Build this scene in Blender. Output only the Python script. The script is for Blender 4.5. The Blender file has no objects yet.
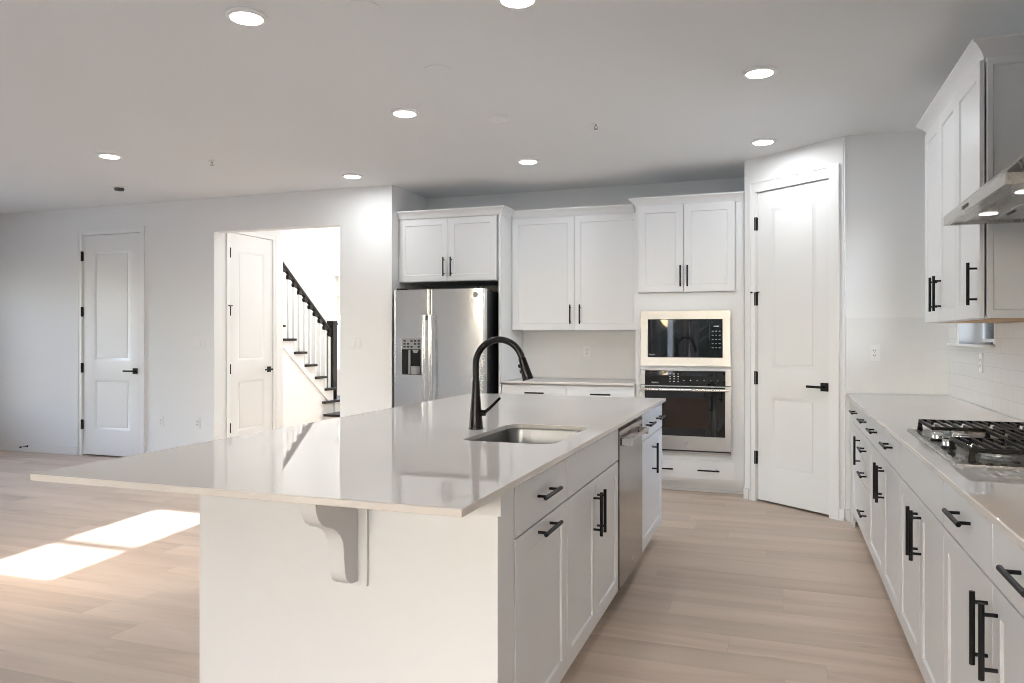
import bpy, bmesh, math, random
from mathutils import Vector, Matrix

S = bpy.context.scene
C = S.collection
R = math.radians
random.seed(4)

# ------------------------------------------------------------------ camera
cam_d = bpy.data.cameras.new('camera')
cam = bpy.data.objects.new('camera', cam_d)
C.objects.link(cam)
cam.location = (0, 0, 1.312)
cam.rotation_euler = (R(90), 0, math.atan(267 / 760))
cam_d.sensor_width = 36
cam_d.lens = 36 * 760 / 1024
cam_d.shift_y = -4.5 / 1024
cam_d.clip_start = 0.05
S.camera = cam

# ------------------------------------------------------------------ sky, sun, exposure
w = bpy.data.worlds.new('sky')
S.world = w
w.use_nodes = True
nt = w.node_tree
bg = nt.nodes['Background']
sky = nt.nodes.new('ShaderNodeTexSky')
sky.sky_type = 'NISHITA'
sky.sun_disc = False
sky.sun_elevation = R(40)
sky.sun_rotation = R(180)
sky.air_density = 1.0
sky.dust_density = 3.5
sky.ozone_density = 0.6
hs = nt.nodes.new('ShaderNodeHueSaturation')
hs.inputs['Saturation'].default_value = 0.95
nt.links.new(sky.outputs['Color'], hs.inputs['Color'])
nt.links.new(hs.outputs['Color'], bg.inputs['Color'])
bg.inputs['Strength'].default_value = 2.5

sun_d = bpy.data.lights.new('sun', 'SUN')
sun_d.energy = 11.0
sun_d.angle = R(0.6)
sun_d.color = (0.92, 0.96, 1.0)
sun = bpy.data.objects.new('sun', sun_d)
C.objects.link(sun)
SUN = Vector((-0.104, 1.0, 0)).normalized() * math.cos(R(30)) + Vector((0, 0, -math.sin(R(30))))
sun.rotation_euler = SUN.to_track_quat('-Z', 'Y').to_euler()
sun.location = (-3, -6, 6)

S.view_settings.view_transform = 'Standard'
S.view_settings.look = 'None'
S.view_settings.gamma = 1.0
S.view_settings.use_curve_mapping = False
S.view_settings.exposure = 0.45
CAN_POWER = 4.8
S.cycles.max_bounces = 12
S.cycles.diffuse_bounces = 7
S.cycles.glossy_bounces = 5
S.cycles.transparent_max_bounces = 12
S.cycles.sample_clamp_indirect = 3.0
S.cycles.caustics_reflective = False
S.cycles.caustics_refractive = False
S.cycles.use_denoising = True
S.cycles.filter_width = 1.0

# ------------------------------------------------------------------ materials
def mat(name, col, rough=0.5, metal=0.0, spec=0.5, emis=None, estr=0.0, coat=0.0):
    m = bpy.data.materials.new(name)
    m.use_nodes = True
    b = m.node_tree.nodes['Principled BSDF']
    b.inputs['Base Color'].default_value = (*col, 1)
    b.inputs['Roughness'].default_value = rough
    b.inputs['Metallic'].default_value = metal
    b.inputs['Specular IOR Level'].default_value = spec
    b.inputs['Coat Weight'].default_value = coat
    if emis:
        b.inputs['Emission Color'].default_value = (*emis, 1)
        b.inputs['Emission Strength'].default_value = estr
    return m

def noise_bump(m, scale, strength, dist=0.001, stretch=(1, 1, 1)):
    n = m.node_tree
    b = n.nodes['Principled BSDF']
    g = n.nodes.new('ShaderNodeNewGeometry')
    mp = n.nodes.new('ShaderNodeMapping')
    mp.inputs['Scale'].default_value = stretch
    t = n.nodes.new('ShaderNodeTexNoise')
    t.inputs['Scale'].default_value = scale
    t.inputs['Detail'].default_value = 4
    bp = n.nodes.new('ShaderNodeBump')
    bp.inputs['Strength'].default_value = strength
    bp.inputs['Distance'].default_value = dist
    n.links.new(g.outputs['Position'], mp.inputs['Vector'])
    n.links.new(mp.outputs['Vector'], t.inputs['Vector'])
    n.links.new(t.outputs['Fac'], bp.inputs['Height'])
    n.links.new(bp.outputs['Normal'], b.inputs['Normal'])
    return m

M = {}
M['wall'] = noise_bump(mat('wall_paint', (0.83, 0.832, 0.825), 0.65, spec=0.3), 260, 0.08)
M['ceiling'] = noise_bump(mat('ceiling_paint', (0.795, 0.81, 0.815), 0.8, spec=0.2), 220, 0.1)
M['trim'] = mat('trim_paint', (0.83, 0.83, 0.82), 0.35)
M['door'] = mat('door_paint', (0.80, 0.80, 0.79), 0.38)
M['cab'] = mat('cabinet_paint', (0.80, 0.805, 0.81), 0.33)
M['quartz'] = mat('white_quartz', (0.78, 0.73, 0.685), 0.02, spec=0.5)
M['black'] = mat('matte_black_metal', (0.006, 0.006, 0.007), 0.45, spec=0.25)
M['bronze'] = mat('dark_faucet_metal', (0.028, 0.026, 0.026), 0.22, metal=0.8)
M['blackplastic'] = mat('black_plastic', (0.012, 0.012, 0.013), 0.3)
M['iron'] = mat('cast_iron', (0.012, 0.010, 0.009), 0.5, spec=0.25)
M['glassblack'] = mat('black_glass', (0.008, 0.008, 0.009), 0.02, spec=0.75)
M['glassbrown'] = mat('oven_window_glass', (0.03, 0.018, 0.013), 0.03, spec=0.4)
M['chrome'] = mat('chrome', (0.82, 0.82, 0.82), 0.12, metal=1)
M['plastic'] = mat('white_plastic', (0.84, 0.84, 0.83), 0.35)
M['slot'] = mat('dark_slot', (0.05, 0.05, 0.05), 0.6)
M['wood'] = mat('cabinet_underside_wood', (0.52, 0.30, 0.13), 0.5)
M['stairdark'] = mat('dark_stained_wood', (0.016, 0.014, 0.013), 0.35, spec=0.3)
M['mark'] = mat('printed_mark', (0.7, 0.7, 0.7), 0.5)
M['greymark'] = mat('grey_mark', (0.25, 0.25, 0.26), 0.4)
M['dispgrey'] = mat('dispenser_grey', (0.33, 0.34, 0.35), 0.3, metal=0.3)
M['lens'] = mat('lit_lens', (1, 1, 1), 0.4, emis=(1, 0.96, 0.9), estr=9.0)
M['hoodlens'] = mat('hood_lens', (0.9, 0.9, 0.9), 0.3, emis=(1, 0.95, 0.88), estr=0.9)
M['beige'] = mat('beige_shade', (0.70, 0.60, 0.42), 0.7)
M['ground'] = mat('outdoor_ground', (0.28, 0.29, 0.285), 0.9)
M['hedge'] = mat('evergreen_leaves', (0.035, 0.045, 0.025), 0.9)
M['bark'] = mat('tree_bark', (0.09, 0.075, 0.06), 0.9)

def steel(name, col, rough, stretch):
    m = mat(name, col, rough, metal=1.0)
    n = m.node_tree
    b = n.nodes['Principled BSDF']
    g = n.nodes.new('ShaderNodeNewGeometry')
    mp = n.nodes.new('ShaderNodeMapping')
    mp.inputs['Scale'].default_value = stretch
    t = n.nodes.new('ShaderNodeTexNoise')
    t.inputs['Scale'].default_value = 3.0
    t.inputs['Detail'].default_value = 3
    mr = n.nodes.new('ShaderNodeMapRange')
    mr.inputs['To Min'].default_value = rough * 0.8
    mr.inputs['To Max'].default_value = rough * 1.25
    n.links.new(g.outputs['Position'], mp.inputs['Vector'])
    n.links.new(mp.outputs['Vector'], t.inputs['Vector'])
    n.links.new(t.outputs['Fac'], mr.inputs['Value'])
    n.links.new(mr.outputs['Result'], b.inputs['Roughness'])
    # gentle waviness of sheet steel
    t2 = n.nodes.new('ShaderNodeTexNoise')
    t2.inputs['Scale'].default_value = 2.2
    t2.inputs['Detail'].default_value = 1
    bp = n.nodes.new('ShaderNodeBump')
    bp.inputs['Strength'].default_value = 0.35
    bp.inputs['Distance'].default_value = 0.01
    n.links.new(g.outputs['Position'], t2.inputs['Vector'])
    n.links.new(t2.outputs['Fac'], bp.inputs['Height'])
    n.links.new(bp.outputs['Normal'], b.inputs['Normal'])
    return m
M['steel'] = steel('stainless_steel', (0.80, 0.80, 0.80), 0.17, (1, 1, 9))
M['steel3'] = steel('dark_stainless_steel', (0.33, 0.30, 0.275), 0.16, (1, 1, 9))
M['sinksteel'] = steel('sink_steel', (0.24, 0.24, 0.24), 0.3, (8, 1, 1))
M['steelov'] = steel('oven_steel', (0.55, 0.55, 0.56), 0.3, (1, 1, 9))
M['steel2'] = steel('hood_steel', (0.46, 0.44, 0.41), 0.27, (9, 1, 1))

def glass():
    m = bpy.data.materials.new('window_glass')
    m.use_nodes = True
    n = m.node_tree
    n.nodes.clear()
    o = n.nodes.new('ShaderNodeOutputMaterial')
    mx = n.nodes.new('ShaderNodeMixShader')
    tr = n.nodes.new('ShaderNodeBsdfTransparent')
    gl = n.nodes.new('ShaderNodeBsdfGlossy')
    gl.inputs['Roughness'].default_value = 0.02
    fr = n.nodes.new('ShaderNodeFresnel')
    fr.inputs['IOR'].default_value = 1.45
    n.links.new(fr.outputs[0], mx.inputs[0])
    n.links.new(tr.outputs[0], mx.inputs[1])
    n.links.new(gl.outputs[0], mx.inputs[2])
    n.links.new(mx.outputs[0], o.inputs[0])
    return m
M['glass'] = glass()

FLOOR = [(0.45, 0.352, 0.283, 1), (0.59, 0.475, 0.388, 1), (0.66, 0.548, 0.462, 1)]
def floor_mat():
    m = mat('oak_plank_floor', (0.5, 0.4, 0.3), 0.42, spec=0.4)
    n = m.node_tree
    L = n.links.new
    b = n.nodes['Principled BSDF']
    g = n.nodes.new('ShaderNodeNewGeometry')
    W_, L_ = 0.185, 1.52
    def math_(op, a, b_=None, clamp=False):
        q = n.nodes.new('ShaderNodeMath')
        q.operation = op
        q.use_clamp = clamp
        for i, v in enumerate((a, b_)):
            if v is None: continue
            if isinstance(v, (int, float)): q.inputs[i].default_value = v
            else: L(v, q.inputs[i])
        return q.outputs[0]
    sp = n.nodes.new('ShaderNodeSeparateXYZ')
    L(g.outputs['Position'], sp.inputs[0])
    yy = math_('DIVIDE', math_('ADD', sp.outputs[1], 20.03), W_)
    row = math_('FLOOR', yy)
    wn = n.nodes.new('ShaderNodeTexWhiteNoise')
    wn.noise_dimensions = '1D'
    L(row, wn.inputs['W'])
    xx = math_('ADD', math_('DIVIDE', math_('ADD', sp.outputs[0], 30.0), L_), wn.outputs['Value'])
    colm = math_('FLOOR', xx)
    cb = n.nodes.new('ShaderNodeCombineXYZ')
    L(row, cb.inputs[0]); L(colm, cb.inputs[1])
    w2 = n.nodes.new('ShaderNodeTexWhiteNoise')
    w2.noise_dimensions = '2D'
    L(cb.outputs[0], w2.inputs['Vector'])
    # seams
    fy = math_('FRACT', yy); fx = math_('FRACT', xx)
    ey = math_('MULTIPLY', math_('MINIMUM', fy, math_('SUBTRACT', 1.0, fy)), W_)
    ex = math_('MULTIPLY', math_('MINIMUM', fx, math_('SUBTRACT', 1.0, fx)), L_)
    seam = math_('LESS_THAN', math_('MINIMUM', ex, ey), 0.0010)
    mul = n.nodes.new('ShaderNodeVectorMath')
    mul.operation = 'SCALE'
    mul.inputs['Scale'].default_value = 13.0
    L(w2.outputs['Color'], mul.inputs[0])
    add = n.nodes.new('ShaderNodeVectorMath')
    add.operation = 'ADD'
    L(g.outputs['Position'], add.inputs[0])
    L(mul.outputs[0], add.inputs[1])
    mp = n.nodes.new('ShaderNodeMapping')
    mp.inputs['Scale'].default_value = (0.5, 4.2, 1.0)
    L(add.outputs[0], mp.inputs['Vector'])
    t = n.nodes.new('ShaderNodeTexNoise')
    t.inputs['Scale'].default_value = 1.3
    t.inputs['Detail'].default_value = 5
    t.inputs['Roughness'].default_value = 0.55
    t.inputs['Distortion'].default_value = 0.9
    L(mp.outputs['Vector'], t.inputs['Vector'])
    cr = n.nodes.new('ShaderNodeValToRGB')
    e = cr.color_ramp.elements
    e[0].position = 0.22; e[0].color = FLOOR[0]
    e[1].position = 0.78; e[1].color = FLOOR[2]
    x = cr.color_ramp.elements.new(0.5); x.color = FLOOR[1]
    L(t.outputs['Fac'], cr.inputs['Fac'])
    mr = n.nodes.new('ShaderNodeMapRange')
    mr.inputs['To Min'].default_value = 0.90
    mr.inputs['To Max'].default_value = 1.08
    L(w2.outputs['Value'], mr.inputs['Value'])
    # short dark knots and checks
    mp2 = n.nodes.new('ShaderNodeMapping')
    mp2.inputs['Scale'].default_value = (2.2, 16.0, 1.0)
    L(add.outputs[0], mp2.inputs['Vector'])
    t3 = n.nodes.new('ShaderNodeTexNoise')
    t3.inputs['Scale'].default_value = 1.5
    t3.inputs['Detail'].default_value = 2
    L(mp2.outputs['Vector'], t3.inputs['Vector'])
    kn = n.nodes.new('ShaderNodeMapRange')
    kn.inputs['From Min'].default_value = 0.69
    kn.inputs['From Max'].default_value = 0.78
    kn.inputs['To Min'].default_value = 1.0
    kn.inputs['To Max'].default_value = 0.72
    L(t3.outputs['Fac'], kn.inputs['Value'])
    mx = n.nodes.new('ShaderNodeVectorMath')
    mx.operation = 'SCALE'
    L(cr.outputs['Color'], mx.inputs[0])
    L(math_('MULTIPLY', mr.outputs['Result'], kn.outputs['Result']), mx.inputs['Scale'])
    mm = n.nodes.new('ShaderNodeMix')
    mm.data_type = 'RGBA'
    L(math_('MULTIPLY', seam, 0.28), mm.inputs['Factor'])
    L(mx.outputs[0], mm.inputs['A'])
    mm.inputs['B'].default_value = (0.20, 0.15, 0.12, 1)
    L(mm.outputs['Result'], b.inputs['Base Color'])
    bp = n.nodes.new('ShaderNodeBump')
    bp.inputs['Strength'].default_value = 0.15
    bp.inputs['Distance'].default_value = 0.002
    L(t.outputs['Fac'], bp.inputs['Height'])
    L(bp.outputs['Normal'], b.inputs['Normal'])
    return m
M['floor'] = floor_mat()

def tile_mat(name, axis, grout):
    """3 x 6 inch glossy white subway tile laid in running bond; axis = horizontal axis"""
    m = mat(name, (0.8, 0.8, 0.8), 0.12)
    n = m.node_tree
    L = n.links.new
    b = n.nodes['Principled BSDF']
    g = n.nodes.new('ShaderNodeNewGeometry')
    s = n.nodes.new('ShaderNodeSeparateXYZ')
    L(g.outputs['Position'], s.inputs[0])
    c = n.nodes.new('ShaderNodeCombineXYZ')
    L(s.outputs[axis], c.inputs[0])
    sb = n.nodes.new('ShaderNodeMath')
    sb.operation = 'SUBTRACT'
    sb.inputs[1].default_value = 0.914
    L(s.outputs[2], sb.inputs[0])
    L(sb.outputs[0], c.inputs[1])
    br = n.nodes.new('ShaderNodeTexBrick')
    br.inputs['Scale'].default_value = 1
    br.inputs['Brick Width'].default_value = 0.156
    br.inputs['Row Height'].default_value = 0.078
    br.inputs['Mortar Size'].default_value = 0.0016
    br.inputs['Mortar Smooth'].default_value = 0.2
    br.inputs['Color1'].default_value = (0.80, 0.80, 0.79, 1)
    br.inputs['Color2'].default_value = (0.82, 0.82, 0.81, 1)
    br.inputs['Mortar'].default_value = (*grout, 1)
    L(c.outputs[0], br.inputs['Vector'])
    L(br.outputs['Color'], b.inputs['Base Color'])
    bp = n.nodes.new('ShaderNodeBump')
    bp.inputs['Strength'].default_value = 0.3
    bp.inputs['Distance'].default_value = 0.001
    bp.invert = True
    L(br.outputs['Fac'], bp.inputs['Height'])
    L(bp.outputs['Normal'], b.inputs['Normal'])
    return m
M['tile_y'] = tile_mat('subway_tile_right', 1, (0.68, 0.68, 0.68))
M['tile_x'] = tile_mat('subway_tile_back', 0, (0.785, 0.785, 0.775))

# ------------------------------------------------------------------ mesh helpers
class Fr:
    """a local frame on a vertical face: a along u, b outwards along n, c up"""
    def __init__(s, o, u, n):
        s.o, s.u, s.n = Vector(o), Vector(u).normalized(), Vector(n).normalized()
    def __call__(s, a, b, c):
        return s.o + s.u * a + s.n * b + Vector((0, 0, c))

class MB:
    def __init__(s):
        s.v, s.f = [], []
    def add(s, vs, fs):
        k = len(s.v)
        s.v += [Vector(x) for x in vs]
        s.f += [tuple(k + i for i in f) for f in fs]
        return s
    def hexa(s, p):
        return s.add(p, [(0, 1, 2, 3), (4, 7, 6, 5), (0, 4, 5, 1), (1, 5, 6, 2), (2, 6, 7, 3), (3, 7, 4, 0)])
    def box(s, x0, x1, y0, y1, z0, z1):
        return s.hexa([(x0, y0, z0), (x1, y0, z0), (x1, y1, z0), (x0, y1, z0), (x0, y0, z1), (x1, y0, z1), (x1, y1, z1), (x0, y1, z1)])
    def fbox(s, F, a0, a1, b0, b1, c0, c1):
        return s.hexa([F(a0, b0, c0), F(a1, b0, c0), F(a1, b1, c0), F(a0, b1, c0), F(a0, b0, c1), F(a1, b0, c1), F(a1, b1, c1), F(a0, b1, c1)])
    def prism(s, poly, ext):
        """poly: list of 3-d points, ext: extrusion vector"""
        n = len(poly)
        e = Vector(ext)
        vs = [Vector(p) for p in poly] + [Vector(p) + e for p in poly]
        fs = [tuple(range(n)), tuple(range(2 * n - 1, n - 1, -1))]
        fs += [(i, (i + 1) % n, n + (i + 1) % n, n + i) for i in range(n)]
        return s.add(vs, fs)
    def tube(s, pts, radii, seg=14, cap=True):
        pts = [Vector(p) for p in pts]
        if not isinstance(radii, (list, tuple)):
            radii = [radii] * len(pts)
        t0 = (pts[1] - pts[0]).normalized()
        up = Vector((0, 0, 1)) if abs(t0.z) < 0.9 else Vector((0, 1, 0))
        nrm = t0.cross(up).normalized()
        vs, fs = [], []
        for i, p in enumerate(pts):
            if i == 0: t = t0
            elif i == len(pts) - 1: t = (pts[i] - pts[i - 1]).normalized()
            else: t = ((pts[i + 1] - p).normalized() + (p - pts[i - 1]).normalized()).normalized()
            nrm = (nrm - t * nrm.dot(t)).normalized()
            bn = t.cross(nrm)
            for k in range(seg):
                a = 2 * math.pi * k / seg
                vs.append(p + (nrm * math.cos(a) + bn * math.sin(a)) * radii[i])
        for i in range(len(pts) - 1):
            for k in range(seg):
                k2 = (k + 1) % seg
                fs.append((i * seg + k, i * seg + k2, (i + 1) * seg + k2, (i + 1) * seg + k))
        if cap:
            fs.append(tuple(range(seg)))
            q = (len(pts) - 1) * seg
            fs.append(tuple(q + k for k in range(seg - 1, -1, -1)))
        return s.add(vs, fs)
    def lathe(s, c, prof, seg=32, axis='z'):
        """prof: list of (r, h) along the axis from point c"""
        c = Vector(c)
        ax = {'x': (Vector((0, 1, 0)), Vector((0, 0, 1)), Vector((1, 0, 0))),
              'y': (Vector((1, 0, 0)), Vector((0, 0, 1)), Vector((0, 1, 0))),
              'z': (Vector((1, 0, 0)), Vector((0, 1, 0)), Vector((0, 0, 1)))}[axis] if isinstance(axis, str) else axis
        vs, fs = [], []
        for r, h in prof:
            for k in range(seg):
                a = 2 * math.pi * k / seg
                vs.append(c + ax[0] * (r * math.cos(a)) + ax[1] * (r * math.sin(a)) + ax[2] * h)
        for i in range(len(prof) - 1):
            for k in range(seg):
                k2 = (k + 1) % seg
                fs.append((i * seg + k, i * seg + k2, (i + 1) * seg + k2, (i + 1) * seg + k))
        if prof[0][0] > 1e-6: fs.append(tuple(range(seg)))
        if prof[-1][0] > 1e-6:
            q = (len(prof) - 1) * seg
            fs.append(tuple(q + k for k in range(seg)))
        return s.add(vs, fs)
    def panelled(s, F, a0, a1, c0, c1, t, ops, rec=0.007, ch=0.006, b0=0.0):
        """a slab with recessed panels (ops) on its front face"""
        As = sorted({a0, a1} | {o[0] for o in ops} | {o[1] for o in ops})
        Cs = sorted({c0, c1} | {o[2] for o in ops} | {o[3] for o in ops})
        for i in range(len(As) - 1):
            for j in range(len(Cs) - 1):
                ma, mc = (As[i] + As[i + 1]) / 2, (Cs[j] + Cs[j + 1]) / 2
                if any(o[0] < ma < o[1] and o[2] < mc < o[3] for o in ops): continue
                s.add([F(As[i], t, Cs[j]), F(As[i + 1], t, Cs[j]), F(As[i + 1], t, Cs[j + 1]), F(As[i], t, Cs[j + 1])], [(0, 1, 2, 3)])
        for o in ops:
            A = [(o[0], o[2]), (o[1], o[2]), (o[1], o[3]), (o[0], o[3])]
            B = [(o[0] + ch, o[2] + ch), (o[1] - ch, o[2] + ch), (o[1] - ch, o[3] - ch), (o[0] + ch, o[3] - ch)]
            # split the ring by every grid line so that it joins without gaps
            pa = []
            for k in range(4):
                p, q = A[k], A[(k + 1) % 4]
                P, Q = B[k], B[(k + 1) % 4]
                ts = [0.0, 1.0]
                if abs(p[1] - q[1]) < 1e-9:
                    ts += [(x - p[0]) / (q[0] - p[0]) for x in As if min(p[0], q[0]) < x < max(p[0], q[0])]
                else:
                    ts += [(x - p[1]) / (q[1] - p[1]) for x in Cs if min(p[1], q[1]) < x < max(p[1], q[1])]
                ts.sort()
                for h in range(len(ts) - 1):
                    f = lambda X, Y, u: (X[0] + (Y[0] - X[0]) * u, X[1] + (Y[1] - X[1]) * u)
                    m0, m1 = f(p, q, ts[h]), f(p, q, ts[h + 1])
                    n0, n1 = f(P, Q, ts[h]), f(P, Q, ts[h + 1])
                    s.add([F(m0[0], t, m0[1]), F(m1[0], t, m1[1]), F(n1[0], t - rec, n1[1]), F(n0[0], t - rec, n0[1])], [(0, 1, 2, 3)])
                    pa.append(F(n0[0], t - rec, n0[1]))
            s.add(pa, [tuple(range(len(pa)))])
        # sides and back
        for i in range(len(As) - 1):
            for c in (c0, c1):
                s.add([F(As[i], b0, c), F(As[i + 1], b0, c), F(As[i + 1], t, c), F(As[i], t, c)], [(0, 1, 2, 3)])
        for j in range(len(Cs) - 1):
            for a in (a0, a1):
                s.add([F(a, b0, Cs[j]), F(a, b0, Cs[j + 1]), F(a, t, Cs[j + 1]), F(a, t, Cs[j])], [(0, 1, 2, 3)])
        bk = [F(x, b0, c0) for x in As] + [F(a1, b0, x) for x in Cs[1:]] + [F(x, b0, c1) for x in As[-2::-1]] + [F(a0, b0, x) for x in Cs[-2:0:-1]]
        s.add(bk, [tuple(range(len(bk)))])
        return s
    def build(s, name, m, parent=None, bev=0.0, smooth=30):
        me = bpy.data.meshes.new(name)
        org = Vector((0, 0, 0))
        if parent:
            p = parent
            while p:
                org += p.location
                p = p.parent
        bm = bmesh.new()
        vs = [bm.verts.new(x - org) for x in s.v]
        for f in s.f:
            try: bm.faces.new([vs[i] for i in f])
            except ValueError: pass
        bmesh.ops.remove_doubles(bm, verts=bm.verts, dist=1e-5)
        bmesh.ops.recalc_face_normals(bm, faces=bm.faces)
        bm.to_mesh(me)
        bm.free()
        me.materials.append(m)
        me.polygons.foreach_set('use_smooth', [True] * len(me.polygons))
        me.set_sharp_from_angle(angle=R(smooth))
        o = bpy.data.objects.new(name, me)
        C.objects.link(o)
        if parent: o.parent = parent
        if bev > 0:
            b = o.modifiers.new('bevel', 'BEVEL')
            b.width = bev
            b.segments = 2
            b.limit_method = 'ANGLE'
            b.angle_limit = R(35)
            b.harden_normals = False
        return o

def thing(name, label, cat, loc, group=None):
    o = bpy.data.objects.new(name, None)
    o.empty_display_size = 0.1
    C.objects.link(o)
    o.location = loc
    o['label'] = label
    o['category'] = cat
    if group: o['group'] = group
    return o

def tag(o, label, cat, group=None):
    o['label'] = label
    o['category'] = cat
    if group: o['group'] = group
    return o

def struct(name, mb, m, bev=0.0):
    o = mb.build(name, m, None, bev)
    o['kind'] = 'structure'
    return o

def struct_root(name, loc):
    o = bpy.data.objects.new(name, None)
    C.objects.link(o)
    o.location = loc
    o['kind'] = 'structure'
    return o

def text_mesh(txt, size, F, a, b, c, name, m, parent, depth=0.0006):
    """lettering lying on the face of a frame, centred at a, c"""
    cu = bpy.data.curves.new(name, 'FONT')
    cu.body = txt
    cu.size = size
    cu.extrude = depth
    cu.align_x = 'CENTER'
    cu.align_y = 'CENTER'
    cu.resolution_u = 3
    tmp = bpy.data.objects.new(name, cu)
    me = bpy.data.meshes.new_from_object(tmp)
    bpy.data.objects.remove(tmp)
    org = Vector((0, 0, 0))
    p = parent
    while p:
        org += p.location
        p = p.parent
    # F.u must point to the viewer's right
    for v in me.vertices:
        x, y, z = v.co
        v.co = F(a + x, b + z, c + y) - org
    me.materials.clear()
    me.materials.append(m)
    o = bpy.data.objects.new(name, me)
    C.objects.link(o)
    o.parent = parent
    return o

# ================================================================== THE SETTING
ZC = 2.743
struct('floor', MB().box(-9.72, 1.3, 0.48, 12.6, -0.06, 0).box(-2.72, 1.3, -2.62, 0.48, -0.06, 0), M['floor'])
struct('ceiling', MB().box(-9.72, 1.3, 0.48, 7.62, ZC, ZC + 0.1).box(-2.72, 1.3, -2.62, 0.48, ZC, ZC + 0.1), M['ceiling'])
struct('ceiling_stairwell', MB().box(-7.9, -3.3, 7.62, 12.6, 5.2, 5.3), M['ceiling'])

def wall_x(name, x0, x1, y0, y1, z1, ops=(), z0=0.0, m='wall'):
    """a wall running along x with rectangular openings (xa, xb, za, zb)"""
    mb = MB()
    xs = sorted({x0, x1} | {o[0] for o in ops} | {o[1] for o in ops})
    for i in range(len(xs) - 1):
        mx = (xs[i] + xs[i + 1]) / 2
        o = [q for q in ops if q[0] < mx < q[1]]
        if o:
            q = o[0]
            if q[2] > z0: mb.box(xs[i], xs[i + 1], y0, y1, z0, q[2])
            if q[3] < z1: mb.box(xs[i], xs[i + 1], y0, y1, q[3], z1)
        else: mb.box(xs[i], xs[i + 1], y0, y1, z0, z1)
    return struct(name, mb, M[m])

def wall_y(name, x0, x1, y0, y1, z1, ops=(), z0=0.0, m='wall'):
    mb = MB()
    ys = sorted({y0, y1} | {o[0] for o in ops} | {o[1] for o in ops})
    for i in range(len(ys) - 1):
        my = (ys[i] + ys[i + 1]) / 2
        o = [q for q in ops if q[0] < my < q[1]]
        if o:
            q = o[0]
            if q[2] > z0: mb.box(x0, x1, ys[i], ys[i + 1], z0, q[2])
            if q[3] < z1: mb.box(x0, x1, ys[i], ys[i + 1], q[3], z1)
        else: mb.box(x0, x1, ys[i], ys[i + 1], z0, z1)
    return struct(name, mb, M[m])

# kitchen back wall and alcove
wall_x('wall_back', -3.57, 1.26, 7.13, 7.25, ZC)
wall_y('wall_pantry_right', 1.10, 1.26, 6.02, 7.13, ZC)
wall_y('wall_alcove', -3.555, -3.435, 6.49, 7.13, ZC)
wall_y('wall_pantry_side', -0.265, -0.145, 6.47, 7.13, ZC)
# wall with the closet door and the passage
wall_x('wall_left', -9.6, -3.435, 6.37, 6.49, ZC, [(-7.29, -6.455, 0, 2.44), (-5.49, -3.997, 0, 2.395)])
wall_x('wall_end', 0.43, 1.22, 5.90, 6.02, ZC)
WIN_Y = (4.76, 5.61)
wall_y('wall_right', 1.10, 1.26, -2.5, 5.90, ZC, [(WIN_Y[0], WIN_Y[1], 1.27, 2.25)])
# angled pantry wall
PA, PB = Vector((-0.265, 6.46, 0)), Vector((0.444, 5.895, 0))
PU = (PB - PA).normalized()
PN = Vector((PU.y, -PU.x, 0))
PL = (PB - PA).length
FP = Fr(PA, PU, PN)
mb = MB()
mb.fbox(FP, 0.0, 0.118, -0.12, 0, 0, ZC)
mb.fbox(FP, 0.787, PL, -0.12, 0, 0, ZC)
mb.fbox(FP, 0.118, 0.787, -0.12, 0, 2.47, ZC)
struct('wall_pantry', mb, M['wall'])
# hall and stairwell
wall_y('wall_hall_side', -5.61, -5.49, 6.49, 7.52, ZC, [(6.60, 7.33, 0, 2.43)])
wall_x('wall_hall_return', -7.8, -5.61, 7.40, 7.52, ZC)
wall_y('wall_stair', -7.92, -7.8, 7.40, 11.5, 5.2)
wall_y('wall_closet', -7.92, -7.8, 6.49, 7.40, ZC)
wall_x('wall_stair_end', -7.8, -3.4, 11.5, 11.62, 5.2, [(-7.33, -6.45, 0.75, 2.38)])
wall_y('wall_hall_right', -3.51, -3.39, 7.62, 11.5, 5.2)
wall_y('wall_hall_right_near', -3.70, -3.58, 6.49, 7.62, ZC)
wall_x('wall_stair_header', -7.8, -3.51, 7.52, 7.62, 5.2, z0=ZC + 0.1)
# behind the camera
BW = [(-2.5, -0.95, 0.1, 2.3), (-0.75, 0.95, 0.35, 2.3)]
wall_x('wall_behind', -2.6, 1.26, -2.62, -2.5, ZC, BW)
wall_y('wall_behind_return', -2.72, -2.6, -2.62, 0.48, ZC)
SW = (-4.06, -3.44, 1.43, 2.35)
wall_x('wall_living', -9.6, -2.6, 0.48, 0.60, ZC, [(SW[0] - .04, SW[1] + .04, SW[2] - .045, SW[3] + .045)])
LW = [(1.3, 3.3, 0.6, 2.3), (3.7, 5.7, 0.6, 2.3)]
wall_y('wall_far_left', -9.72, -9.6, 0.48, 6.49, ZC, LW)

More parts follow.
